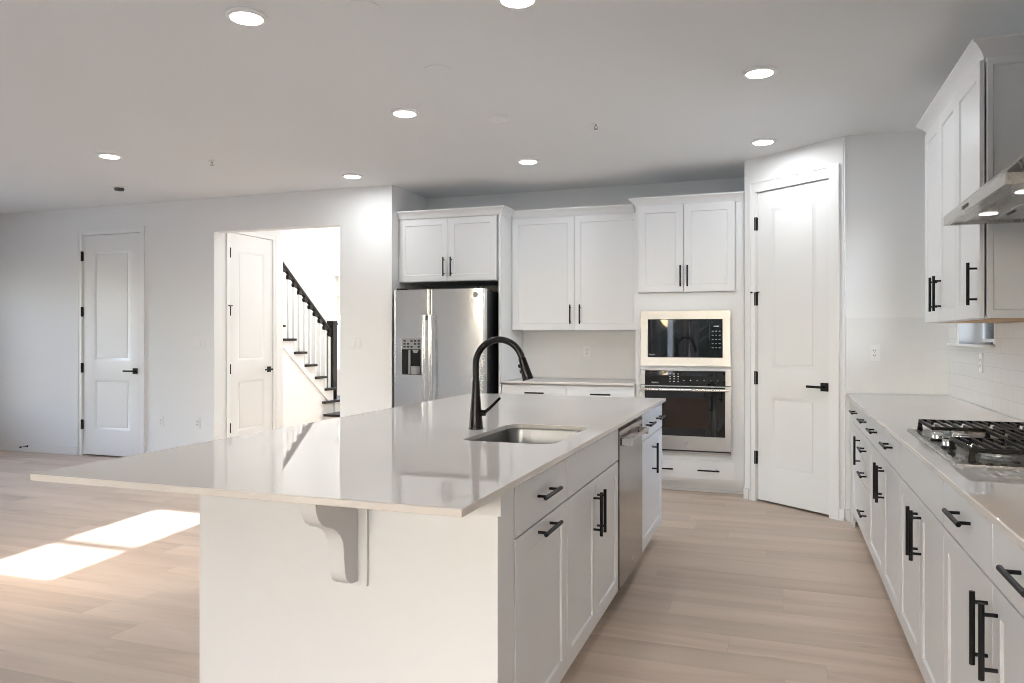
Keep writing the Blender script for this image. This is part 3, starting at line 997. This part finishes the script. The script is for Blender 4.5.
# dispenser: bezel, control panel, dark bay, paddles and tray
dp = MB()
a0, a1, c0, c1 = -3.281, -3.075, 0.955, 1.305
dp.fbox(F, a0, a0 + .007, 0.0005, 0.008, c0, c1).fbox(F, a1 - .007, a1, 0.0005, 0.008, c0, c1)
dp.fbox(F, a0 + .007, a1 - .007, 0.0005, 0.008, c1 - .007, c1).fbox(F, a0 + .007, a1 - .007, 0.0005, 0.010, c0, c0 + .012)
dp = dp.build('water_dispenser', M['steel'], dl, 0.001)
m = MB().fbox(F, a0 + .007, a1 - .007, 0.0005, 0.006, 1.200, c1 - .007)
m.build('dispenser_controls', M['dispgrey'], dl)
k = MB()
for i in range(5):
    for j in range(3):
        if (i + j) % 4 == 3: continue
        k.fbox(F, a0 + .022 + i * .036, a0 + .045 + i * .036, 0.0061, 0.0066, 1.215 + j * .027, 1.229 + j * .027)
k.build('dispenser_buttons', M['blackplastic'], dl)
MB().fbox(F, a0 + .007, a1 - .007, 0.0005, 0.0025, c0 + .012, 1.200).build('dispenser_bay', M['black'], dl)
m = MB()
m.fbox(F, -3.205, -3.186, 0.003, 0.012, 0.975, 1.195)
m.hexa([F(-3.165, 0.003, 1.195), F(-3.105, 0.003, 1.195), F(-3.105, 0.014, 1.195), F(-3.165, 0.014, 1.195), F(-3.150, 0.003, 1.165), F(-3.120, 0.003, 1.165), F(-3.120, 0.014, 1.165), F(-3.150, 0.014, 1.165)])
m.lathe(F(-3.135, 0.003, 0.972), [(0, 0), (0.040, 0), (0.044, .072), (0, .074)], 20)
m.build('dispenser_paddles', M['dispgrey'], dl)
q = MB().lathe(F(-2.545, 0.0005, 1.690), [(0, 0), (0.023, 0), (0.023, .0016), (0, .002)], 28, (Vector((1, 0, 0)), Vector((0, 0, 1)), Vector((0, -1, 0)))).build('badge', M['greymark'], dr)
text_mesh('GE', 0.019, F, -2.545, 0.0026, 1.690, 'lettering', M['chrome'], q)
for x in (X0 + .05, X1 - .05): MB().box(x - .035, x + .035, yd + .03, yd + .13, 1.746, 1.762).build('hinge_cover', M['blackplastic'], r, 0.003)
MB().box(X0 + .01, X1 - .01, yd + .03, yd + .075, 0.012, 0.070).build('kick_grille', M['blackplastic'], r)

# ================================================================== ISLAND
def rrect(x0, x1, y0, y1, rad, z, n=8):
    pts = []
    for cx, cy, s in ((x1 - rad, y1 - rad, 0), (x0 + rad, y1 - rad, 90), (x0 + rad, y0 + rad, 180), (x1 - rad, y0 + rad, 270)):
        for k in range(n + 1):
            a = R(s + 90 * k / n)
            pts.append(Vector((cx + rad * math.cos(a), cy + rad * math.sin(a), z)))
    return pts
SX0, SX1, SY0, SY1 = -1.165, -0.790, 2.700, 3.300
def island_top():
    x0, x1, y0, y1, z0, z1 = -2.055, -0.692, 1.62, 4.99, 0.894, 0.914
    cx, cy = (SX0 + SX1) / 2, (SY0 + SY1) / 2
    hole = rrect(SX0, SX1, SY0, SY1, 0.06, 0, 10)
    angs = [math.atan2(p.y - cy, p.x - cx) for p in hole]
    def outer(a):
        dx, dy = math.cos(a), math.sin(a)
        t = min(((x1 - cx) / dx if dx > 0 else (x0 - cx) / dx) if abs(dx) > 1e-9 else 1e9, ((y1 - cy) / dy if dy > 0 else (y0 - cy) / dy) if abs(dy) > 1e-9 else 1e9)
        return Vector((cx + dx * t, cy + dy * t, 0))
    pairs = sorted([(a, h, outer(a)) for a, h in zip(angs, hole)], key=lambda q: q[0])
    # outer corners joined to the hole point of nearest angle
    seq = []
    corners = [(math.atan2(y - cy, x - cx), Vector((x, y, 0))) for x in (x0, x1) for y in (y0, y1)]
    for a, c in corners:
        i = min(range(len(pairs)), key=lambda q: abs(pairs[q][0] - a))
        pairs[i] = (pairs[i][0], pairs[i][1], c)
    n = len(pairs)
    m = MB()
    vs = []
    for z in (z0, z1):
        vs += [Vector((p[1].x, p[1].y, z)) for p in pairs]
        vs += [Vector((p[2].x, p[2].y, z)) for p in pairs]
    fs = []
    for k in range(n):
        j = (k + 1) % n
        fs.append((2 * n + k, 2 * n + j, 3 * n + j, 3 * n + k))
        fs.append((k, n + k, n + j, j))
        fs.append((k, j, 2 * n + j, 2 * n + k))
        fs.append((n + k, 3 * n + k, 3 * n + j, n + j))
    m.add(vs, fs)
    return m
tag(island_top().build('island_countertop', M['quartz'], None, 0.002), 'large white quartz worktop of the kitchen island with a sink cut-out', 'countertop')

r = thing('kitchen_island', 'plain white panelled base of the island, below the overhanging worktop', 'kitchen island', (-1.25, 3.4, 0))
b = MB()
b.box(-1.716, -0.717, 1.925, 1.945, 0, 0.8935)
b.box(-1.716, -1.696, 1.945, 4.965, 0, 0.8935)
b.box(-1.696, -1.36, 1.945, 4.965, 0.0, 0.8935)
b.box(-1.36, -0.717, 1.945, 2.056, 0, 0.8935)
b.box(-1.36, -0.735, 4.952, 4.97, 0.105, 0.8935)
b.build('panel', M['cab'], r, 0.001)
MB().box(-1.724, -0.703, 1.911, 1.9245, 0.830, 0.8935).build('apron_rail', M['cab'], r, 0.001)
# corbel
cp = [(1.700, 0.8930), (1.706, 0.850), (1.716, 0.832), (1.730, 0.816), (1.752, 0.803), (1.778, 0.795), (1.802, 0.782), (1.822, 0.764), (1.836, 0.742), (1.841, 0.715), (1.841, 0.700), (1.846, 0.655), (1.851, 0.637), (1.862, 0.624), (1.880, 0.614), (1.9135, 0.610), (1.9135, 0.8295), (1.9105, 0.8295), (1.9105, 0.8930)]
c = MB().prism([(-1.192, y, z) for y, z in cp], (0.050, 0, 0)).build('corbel', M['cab'], r, 0.001)
MB().box(-1.228, -1.112, 1.914, 1.9245, 0.598, 0.8295).build('corbel_plate', M['cab'], r, 0.001)

# sink base etc.: name, label, y0, y1
def isl_cab(label, y0, y1, fronts, group=None):
    r = thing('island_cabinet', label, 'cabinet', (-1.03, (y0 + y1) / 2, 0), group)
    return r
def carcass(r, x0, x1, y0, y1, toe, top=0.8935, hollow=False):
    b = MB()
    if x1 < 0: x1 -= .012
    else: x0 += .012
    if hollow:   # open top for the sink bowl
        b.box(x0, x1, y0, y0 + .018, .105, top).box(x0, x1, y1 - .018, y1, .105, top)
        b.box(x0, x1, y0 + .018, y1 - .018, .105, .123)
        b.box(x0, x0 + .012, y0 + .018, y1 - .018, .123, top)
        b.box(x1 - .018, x1, y0 + .018, y1 - .018, .66, top)
    else: b.box(x0, x1, y0, y1, .105, top)
    b.build('body', M['cab'], r)
    MB().box(toe[0], toe[1], y0, min(y1, 4.88) if x1 < 0 else y1, 0, .1045).build('toe_kick', M['cab'], r)
F = FI
# cabinet 1: drawer over pull-out
r = isl_cab('island cabinet nearest the camera, one drawer above a pull-out door with horizontal handles', 2.06, 2.63, 0)
carcass(r, -1.335, -0.735, 2.058, 2.629, (-1.335, -0.800))
d = shaker(F, 2.066, 2.628, ZG, ZT, r, name='drawer_front', flat=True)
pull(F, 2.345, T, 0.812, False, d)
d = shaker(F, 2.066, 2.628, ZB, ZG - .003, r)
pull(F, 2.350, T, 0.697, False, d)
# sink base
r = isl_cab('island sink cabinet with two tall doors, just left of the dishwasher', 2.63, 3.55, 0)
carcass(r, -1.335, -0.735, 2.631, 3.549, (-1.335, -0.800), hollow=True)
shaker(F, 2.632, 3.548, ZG, ZT, r, name='false_front', flat=True)
for a0, a1, ha in ((2.632, 3.090, 3.040), (3.090, 3.548, 3.108)):
    d = shaker(F, a0, a1, ZB, ZG - .003, r)
    pull(F, ha, T, 0.590, True, d)
# end cabinet
r = isl_cab('island cabinet at the far end, right of the dishwasher, wide drawer over one door', 4.2, 4.95, 0)
carcass(r, -1.335, -0.735, 4.202, 4.9515, (-1.335, -0.800))
d = shaker(F, 4.206, 4.968, ZG, ZT, r, name='drawer_front', flat=True)
pull(F, 4.392, T, 0.812, False, d)
pull(F, 4.777, T, 0.812, False, d)
d = shaker(F, 4.206, 4.968, ZB, ZG - .003, r)
pull(F, 4.56, T, 0.592, True, d)
# dishwasher
r = thing('dishwasher', 'stainless dishwasher with a bar handle built into the island', 'dishwasher', (-1.03, 3.875, 0))
MB().box(-1.32, -0.745, 3.558, 4.192, 0.11, 0.886).build('case', M['blackplastic'], r)
d = MB().box(-0.744, -0.710, 3.560, 4.190, 0.112, 0.866).build('door', M['steel3'], r, 0.004)
h = MB()
FD = Fr((-0.710, 0, 0), (0, 1, 0), (1, 0, 0))
h.tube([FD(3.590, 0.036, 0.812), FD(4.100, 0.036, 0.812)], 0.012, 16)
h.build('handle', M['steel2'], d)
h = MB()
for y in (3.604, 4.088): h.fbox(FD, y - .015, y + .015, 0.001, 0.050, 0.793, 0.831)
h.build('handle_bracket', M['chrome'], d, 0.003)
MB().lathe(FD(3.89, 0.0005, 0.175), [(0, 0), (0.012, 0), (0.012, .0015), (0, .002)], 20, (Vector((0, 1, 0)), Vector((0, 0, 1)), Vector((1, 0, 0)))).build('badge', M['chrome'], d)
MB().box(-1.30, -0.80, 3.560, 4.190, 0, 0.108).build('toe_kick', M['blackplastic'], r)

# sink
r = thing('kitchen_sink', 'stainless steel undermount sink set into the island worktop', 'sink', ((SX0 + SX1) / 2, (SY0 + SY1) / 2, 0.69))
m = MB()
loops = []
for ins, z, rad in ((-.022, .8925, .075), (-.004, .8925, .062), (-.002, .884, .061), (.004, .80, .062), (.010, .715, .065), (.022, .698, .06), (.045, .692, .05)):
    loops.append(rrect(SX0 + ins, SX1 - ins, SY0 + ins, SY1 - ins, rad, z, 8))
cx, cy = (SX0 + SX1) / 2, (SY0 + SY1) / 2 
n = len(loops[0])
dr_ = [Vector((cx + .042 * math.cos(2 * math.pi * k / n + R(5)), cy + .042 * math.sin(2 * math.pi * k / n + R(5)), .688)) for k in range(n)]
loops.append(dr_)
vs = [p for l in loops for p in l]
fs = []
for i in range(len(loops) - 1):
    for k in range(n):
        j = (k + 1) % n
        fs.append((i * n + k, i * n + j, (i + 1) * n + j, (i + 1) * n + k))
m.add(vs, fs)
bowl = m.build('bowl', M['sinksteel'], r, smooth=50)
so = bowl.modifiers.new('sheet', 'SOLIDIFY')
so.thickness = 0.0012
so.offset = 1
MB().lathe((cx, cy, .686), [(0, 0), (.040, 0), (.041, .003), (.030, .001), (.0, -.003)][::-1], 24).build('drain', M['chrome'], r)

# faucet
r = thing('kitchen_faucet', 'tall dark gooseneck faucet with pull-down spray head behind the island sink', 'faucet', (-1.237, 3.05, 0.914))
bx, by = -1.237, 3.05
MB().lathe((bx, by, .9145), [(0, 0), (.0325, 0), (.0325, .004), (.0305, .010), (.0265, .06), (.0215, .12), (.0172, .175), (.0162, .206), (.0152, .209), (0, .209)], 32).build('body', M['bronze'], r)
pts = [Vector((bx, by, 1.1236)), Vector((bx, by, 1.16)), Vector((bx, by, 1.19))]
Rr, cxx, czz = 0.107, bx + .107, 1.194
for k in range(1, 25):
    a = math.pi - (math.pi - R(17)) * k / 24
    pts.append(Vector((cxx + Rr * math.cos(a), by, czz + Rr * math.sin(a))))
MB().tube(pts, 0.0142, 20).build('spout', M['bronze'], r)
e = pts[-1]
d = Vector((math.sin(R(17)), 0, -math.cos(R(17))))
hd = MB()
hd.tube([e + d * .001, e + d * .006, e + d * .012, e + d * .055, e + d * .096, e + d * .098], [.0143, .0165, .0165, .0200, .0240, .0235], 24)
hd = hd.build('spray_head', M['bronze'], r)
nx = Vector((-math.cos(R(17)), 0, -math.sin(R(17))))
m = MB()
for t in (.032, .056): m.tube([e + d * t + nx * .014, e + d * t + nx * .0245], 0.008, 12)
m.build('spray_button', M['blackplastic'], hd)
m = MB()
m.tube([(bx + .016, by, .985), (bx + .043, by, .985)], 0.0135, 18)
m.tube([(bx + .038, by, .986), (bx + .06, by, 1.003), (bx + .112, by, 1.052)], [.0075, .0068, .0058], 12)
m.build('lever', M['bronze'], r)

# ================================================================== RIGHT RUN
F = FR
def right_cab(label, y0, y1):
    r = thing('base_cabinet', label, 'cabinet', (0.80, (y0 + y1) / 2, 0))
    carcass(r, 0.497, 1.092, y0 + .001, y1 - .001, (0.565, 1.09))
    return r
def doors(r, y0, ym, y1, off=0.045, drawers=True, hz=0.603):
    for a0, a1, ha in ((y0, ym, ym - off), (ym, y1, ym + off)):
        d = shaker(F, a0, a1, ZB, ZG - .003, r)
        pull(F, ha, T, hz, True, d)
        if drawers:
            q = shaker(F, a0, a1, ZG, ZT, r, name='drawer_front', flat=True)
            pull(F, (a0 + a1) / 2, T, 0.819, False, q)
r = right_cab('right base cabinet nearest the camera, cut by the edge of the photo', 1.50, 2.644)
doors(r, 1.50, 2.075, 2.644)
r = right_cab('right base cabinet below the cooktop, two doors under one plain front without handle', 2.644, 3.55)
doors(r, 2.644, 3.070, 3.55, off=0.036, drawers=False)
shaker(F, 2.644, 3.55, ZG, ZT, r, name='false_front', flat=True)
r = right_cab('right base cabinet between the cooktop cabinet and the four-drawer bank', 3.55, 4.69)
doors(r, 3.55, 4.088, 4.69)
r = right_cab('right base cabinet made of four stacked drawers', 4.69, 5.14)
for z0, z1, hz in ((ZG, ZT, .819), (.583, ZG - .002, .650), (.434, .581, .503), (ZB, .432, .275)):
    q = shaker(F, 4.69, 5.14, z0, z1, r, name='drawer_front', flat=True)
    pull(F, 4.892, T, hz, False, q)
r = right_cab('right base cabinet farthest from the camera, one drawer over a single door, by the pantry', 5.14, 5.892)
q = shaker(F, 5.14, 5.72, ZG, ZT, r, name='drawer_front', flat=True)
pull(F, 5.43, T, 0.819, False, q)
d = shaker(F, 5.14, 5.72, ZB, ZG - .003, r)
pull(F, 5.185, T, 0.603, True, d)
MB().box(0.480, 0.4965, 5.722, 5.892, 0.0, 0.8935).build('filler_strip', M['cab'], r)
tag(MB().box(0.450, 1.0925, 1.47, 5.892, 0.894, 0.914).build('right_countertop', M['quartz'], None, 0.003), 'long white quartz countertop along the right wall, under the cooktop', 'countertop')

# ------------------------------------------------------------------ cooktop
CY0, CY1, CX0, CX1 = 2.685, 3.615, 0.512, 1.045
r = thing('gas_cooktop', 'stainless gas cooktop with black cast iron grates on the right counter', 'cooktop', ((CX0 + CX1) / 2, (CY0 + CY1) / 2, 0.914))
m = MB()
# pan with raised rim
vs = []
rings = [(0.0, .9145), (0.0, .9175), (.010, .9225), (.022, .9225), (.032, .9185)]
for ins, z in rings: vs += rrect(CX0 + ins, CX1 - ins, CY0 + ins, CY1 - ins, .012, z, 3)
n = 16
fs = [tuple(range(n))]
for i in range(len(rings) - 1):
    for k in range(n):
        j = (k + 1) % n
        fs.append((i * n + k, i * n + j, (i + 1) * n + j, (i + 1) * n + k))
fs.append(tuple(4 * n + k for k in range(n)))
m.add(vs, fs)
m.build('pan', M['steel2'], r, smooth=35)
burners = [(0.67, 2.84, .040), (0.91, 2.84, .048), (0.86, 3.15, .060), (0.67, 3.47, .045), (0.91, 3.47, .036)]
for x, y, q in burners:
    b = MB().lathe((x, y, .9187), [(0, 0), (q * 1.25, 0), (q * 1.2, .006), (q, .010), (q * .98, .018), (0, .018)], 32).build('burner', M['dispgrey'], r)
    MB().lathe((x, y, .9370), [(0, 0), (q * .86, 0), (q * .88, .005), (q * .8, .009), (0, .010)], 32).build('burner_cap', M['iron'], b)
# grates: side grates run full depth, centre grate leaves room for the knobs
def grate(y0, y1, x0, x1, bare=None):
    m = MB()
    zt, h, wd = 0.9655, 0.013, 0.0105
    z0 = zt - h
    m.box(x0, x1, y0, y0 + wd, z0, zt).box(x0, x1, y1 - wd, y1, z0, zt)
    m.box(x0, x0 + wd, y0 + wd, y1 - wd, z0, zt).box(x1 - wd, x1, y0 + wd, y1 - wd, z0, zt)
    k = max(2, round((x1 - x0) / .033))
    ym = (y0 + y1) / 2
    for i in range(1, k):
        x = x0 + (x1 - x0) * i / k
        if i % 3 == 1:
            m.box(x - wd / 2, x + wd / 2, y0 + wd, y0 + (y1 - y0) * .38, z0 + .002, zt).box(x - wd / 2, x + wd / 2, y1 - (y1 - y0) * .38, y1 - wd, z0 + .002, zt)
        else: m.box(x - wd / 2, x + wd / 2, y0 + wd, y1 - wd, z0 + .002, zt)
    xm = (x0 + x1) / 2
    for x in (x0 + wd / 2, x1 - wd / 2):
        for y in (y0 + wd / 2, y1 - wd / 2):
            if bare and x < x0 + .02 and abs(y - bare) < .02: continue
            m.hexa([(x - .010, y - .010, .9225), (x + .010, y - .010, .9225), (x + .010, y + .010, .9225), (x - .010, y + .010, .9225), (x - .0065, y - .0065, z0 + .001), (x + .0065, y - .0065, z0 + .001), (x + .0065, y + .0065, z0 + .001), (x - .0065, y + .0065, z0 + .001)])
    return m.build('grate', M['iron'], r, 0.0015)
grate(2.705, 3.000, 0.562, 0.990)
grate(3.004, 3.296, 0.735, 0.990)
grate(3.300, 3.600, 0.556, 0.990, 3.305)
for x, y in ((0.566, 3.050), (0.566, 3.250), (0.636, 3.04), (0.636, 3.15), (0.636, 3.26)):
    kb = MB().lathe((x, y, .9187), [(0, 0), (.025, 0), (.025, .006), (.023, .008), (0, .008)], 24).build('knob_base', M['blackplastic'], r)
    m = MB().lathe((x, y, .9270), [(0, 0), (.0215, 0), (.0205, .022), (.0195, .024), (0, .024)], 24)
    m.box(x - .021, x + .021, y - .005, y + .005, .9505, .9580)
    m.build('knob', M['chrome'], kb, 0.001)

# ------------------------------------------------------------------ right upper cabinets
xf = 0.796
F = Fr((xf, 0, 0), (0, 1, 0), (-1, 0, 0))
def up_cab(label, y0, y1, doorlist, crown_path, end_panel):
    r = thing('upper_cabinet', label, 'cabinet', (0.95, (y0 + y1) / 2, 1.387))
    MB().box(xf + .014, 1.092, y0 + .0005, y1 - .0005, 1.400, 2.455).build('body', M['cab'], r)
    MB().box(xf + .022, 1.090, y0 + .001, y1 - .001, 1.3885, 1.3995).build('underside', M['wood'], r)
    MB().box(xf, xf + .019, y0 + .0005, y1 - .0005, 1.3870, 1.3995).build('light_rail', M['cab'], r)
    for a0, a1, ha in doorlist:
        d = shaker(F, a0, a1, 1.389, 2.448, r)
        pull(F, ha, T, 1.533, True, d)
    crown(MB(), crown_path, 2.45, 2.522).build('crown_moulding', M['cab'], r)
    if end_panel:
        G = Fr((0, y0, 0), (1, 0, 0), (0, -1, 0))
        m = MB().panelled(G, xf + .0035, 1.090, 1.389, 2.448, 0.018, [(xf + .024, 1.06, 1.42, 2.42)], rec=0.008, ch=0.005, b0=0.001)
        m.build('end_panel', M['cab'], r, 0.001)
    return r
up_cab('right upper cabinet nearest the range hood, single door with a panelled end', 3.575, 4.020, [(3.575, 4.020, 3.622)], [(1.090, 3.575, 0, -1), (xf, 3.575, -1, -1), (xf, 4.0195, -1, 0)], True)
up_cab('right upper cabinet farther from the range hood, with two doors', 4.020, 4.820, [(4.020, 4.420, 4.365), (4.420, 4.820, 4.465)], [(xf, 4.0205, -1, 0), (xf, 4.820, -1, 1), (1.090, 4.820, 0, 1)], False)

# ------------------------------------------------------------------ range hood
HX, HY0, HY1, HZ = 0.640, 2.640, 3.548, 1.770
r = thing('range_hood', 'stainless pyramid range hood on the right wall above the cooktop', 'range hood', (0.87, 3.09, HZ))
m = MB()
e = 0.018
# vertical lip ring
m.box(HX, HX + e, HY0, HY1, HZ, HZ + .036)
m.box(HX + e, 1.090, HY0, HY0 + e, HZ, HZ + .036).box(HX + e, 1.090, HY1 - e, HY1, HZ, HZ + .036)
# sloped canopy up to the chimney
KX, KY0, KY1, KZ = 0.885, 2.965, 3.225, 2.02
zl = HZ + .0362
m.add([(HX, HY0, zl), (HX, HY1, zl), (1.090, HY1, zl), (1.090, HY0, zl), (KX, KY0, KZ), (KX, KY1, KZ), (1.090, KY1, KZ), (1.090, KY0, KZ)],
      [(0, 1, 2, 3), (4, 7, 6, 5), (0, 4, 5, 1), (1, 5, 6, 2), (2, 6, 7, 3), (3, 7, 4, 0)])
m.build('canopy', M['steel2'], r, 0.0008)
MB().box(KX + .002, 1.088, KY0 + .002, KY1 - .002, KZ + .001, ZC - .002).build('chimney', M['steel2'], r, 0.001)
MB().box(HX + e, 0.715, HY0 + e, HY1 - e, HZ + .008, HZ + .014).build('underside_front', M['steel2'], r)
MB().box(0.718, 1.088, HY0 + e, HY1 - e, HZ + .012, HZ + .018).build('underside_panel', M['steel2'], r)
for y0, y1 in ((2.70, 3.085), (3.105, 3.49)):
    q = MB()
    q.box(0.80, 1.05, y0, y1, HZ + .007, HZ + .0118)
    q = q.build('grease_filter', M['steel'], r, 0.001)
    MB().box(0.815, 0.823, (y0 + y1) / 2 - .05, (y0 + y1) / 2 + .05, HZ + .0035, HZ + .0069).build('filter_latch', M['slot'], q)
for y in (2.86, 3.33):
    lo = MB().lathe((0.752, y, HZ + .0119), [(0, 0), (.032, 0), (.031, -.004), (0, -.005)], 28).build('hood_lamp', M['hoodlens'], r)
MB().box(HX - .0015, HX - .0001, 3.11, 3.20, HZ + .012, HZ + .024).build('control_strip', M['slot'], r)

# ================================================================== STAIRCASE
r = thing('staircase', 'staircase with dark treads, dark handrail and white balusters beyond the passage', 'staircase', (-7.0, 9.6, 0))
XS_ = -6.50
rise, run = 0.190, 0.258
# regular treads: index k = 0 is the lowest of the flight (z .532), going up towards smaller y
def tread_y1(k): return 10.215 - run * k
m = MB()
poly = []
K = 9
top = [(10.17, 0.0)]
side = [(10.17, 0.0), (10.17, 0.498)]
for k in range(K):
    y1 = tread_y1(k) - .03
    z = 0.532 + rise * k - .034
    side += [(y1, z if k == 0 else z), (y1 - run, z)]
    if k < K - 1: side += [(y1 - run, z + rise)]
side += [(side[-1][0], 0.0)]
# clean duplicates
cl = []
for p in side:
    if not cl or (abs(p[0] - cl[-1][0]) + abs(p[1] - cl[-1][1])) > 1e-4: cl.append(p)
MB().prism([(XS_, y, z) for y, z in cl], (-1.28, 0, 0)).build('closed_stringer', M['trim'], r)
m = MB()
m.hexa([(XS_ + .001, 10.06, .30), (XS_ + .018, 10.06, .30), (XS_ + .018, 10.10, .33), (XS_ + .001, 10.10, .33), (XS_ + .001, 8.0, 1.82), (XS_ + .018, 8.0, 1.82), (XS_ + .018, 8.0, 1.86), (XS_ + .001, 8.0, 1.86)])
m.build('skirt_moulding', M['trim'], r)
for k in range(K):
    y1, z = tread_y1(k), 0.532 + rise * k
    MB().box(-7.78, XS_ + .035, y1 - run - .028, y1 + .0, z - .034, z).build('tread', M['stairdark'], r, 0.008)
MB().box(-7.78, -6.44, 9.86, 10.95, 0.305, 0.342).build('tread', M['stairdark'], r, 0.008)
MB().box(-7.78, -6.47, 10.171, 10.92, 0.0, 0.304).build('riser', M['trim'], r)
MB().box(-6.469, -6.19, 9.84, 10.95, 0.115, 0.152).build('tread', M['stairdark'], r, 0.008)
MB().box(-6.468, -6.22, 9.88, 10.92, 0.0, 0.114).build('riser', M['trim'], r)
xr = XS_ - .035
ra, rb = Vector((xr, 10.13, 1.405)), Vector((xr, 7.95, 1.405 + (10.13 - 7.95) * .778))
# handrail with moulded section
def along(t): return ra + (rb - ra) * t
d = (rb - ra).normalized()
up = Vector((0, -d.z, d.y)) if d.y > 0 else Vector((0, d.z, -d.y))
up = up if up.z > 0 else -up
sec = [(-.028, -.020), (-.020, -.034), (.020, -.034), (.028, -.020), (.031, .005), (.020, .022), (-.020, .022), (-.031, .005)]
MB().prism([ra + Vector((s, 0, 0)) + up * t for s, t in sec], rb - ra).build('handrail', M['stairdark'], r, smooth=40)
nb = 16
for i in range(nb):
    k = i // 2
    y = tread_y1(k) - .07 - (i % 2) * run / 2 - .035
    zt = 0.532 + rise * k
    zr = ra.z + (10.13 - y) * .778 - .045
    if y > 10.0: pass
    MB().box(xr - .016, xr + .016, y - .016, y + .016, zt + .0005, zr).build('baluster', M['trim'], r, 0.002)
    m = MB()
    m.tube([(xr - .022, y + .012, zr - .022), (xr + .022, y + .012, zr - .022)], 0.043, 16)
    m.build('baluster_collar', M['stairdark'], r)
nw = MB()
nw.box(xr - .055, xr + .055, 10.135, 10.245, 0.5325, 1.50)
nw.box(xr - .066, xr + .066, 10.124, 10.256, 1.50, 1.525).box(xr - .058, xr + .058, 10.132, 10.248, 1.525, 1.56)
nw.box(xr - .055, xr + .055, 10.218, 10.245, 0.343, 0.5325)
nw.build('newel_post', M['stairdark'], r, 0.003)
can_light(-5.2, 9.2, 'added unseen round light that brightens the stairwell beyond the passage', None, z=5.2, power=135)  # lamp added out of view to brighten the stairwell
can_light(-4.7, 7.05, 'added unseen round light that brightens the passage, just behind the opening', None, power=5)  # weaker lamp, also added out of view, to lift the passage

# ================================================================== OUTSIDE THE WINDOWS
struct('ground', MB().box(-40, 40, -40, 30, -0.6, -0.45), M['ground'])

# unseen slab on posts, added to keep sun out of the rear windows
struct('sun_blocker', MB().box(-2.72, 1.5, -6.9, -2.63, 2.55, 2.70).box(-2.70, -2.58, -6.85, -6.73, -0.45, 2.55).box(1.3, 1.42, -6.85, -6.73, -0.45, 2.55), M['trim'])

# trees standing behind the house, behind the camera; the ovens and the steel mirror them
tm = MB()
for i in range(46):
    x = -16 + i * 0.75 + random.uniform(-.5, .5)
    y = random.uniform(-15, -9)
    h = random.uniform(3.5, 7.5)
    lean = random.uniform(-.5, .5)
    tm.tube([(x, y, -.5), (x + lean * .4, y, h * .5), (x + lean, y, h)], [.16, .11, .03], 7)
    for k in range(9):
        z = h * (.25 + .08 * k)
        a = random.uniform(0, 6.28)
        l = random.uniform(.6, 1.5)
        bx_ = x + lean * z / h
        tm.tube([(bx_, y, z), (bx_ + math.cos(a) * l * .6, y + math.sin(a) * l * .6, z + l * .4), (bx_ + math.cos(a) * l, y + math.sin(a) * l, z + l * .9)], [.05, .03, .012], 5)
t = tm.build('bare_trees', M['bark'])
t['kind'] = 'stuff'
tag(t, 'bare dark trees behind the house, mirrored in the oven glass', 'trees')
hm = MB()
for i in range(60):
    x = -18 + i * .62 + random.uniform(-.3, .3)
    y = random.uniform(-17.5, -16)
    q = random.uniform(.9, 1.6)
    hm.lathe((x, y, -.5), [(q * .8, 0), (q, q * .7), (q * .8, q * 1.5), (q * .4, q * 2.1), (0, q * 2.3)], 7)
t = hm.build('evergreen_hedge', M['hedge'])
t['kind'] = 'stuff'
tag(t, 'dark evergreen thicket far behind the house', 'hedge')
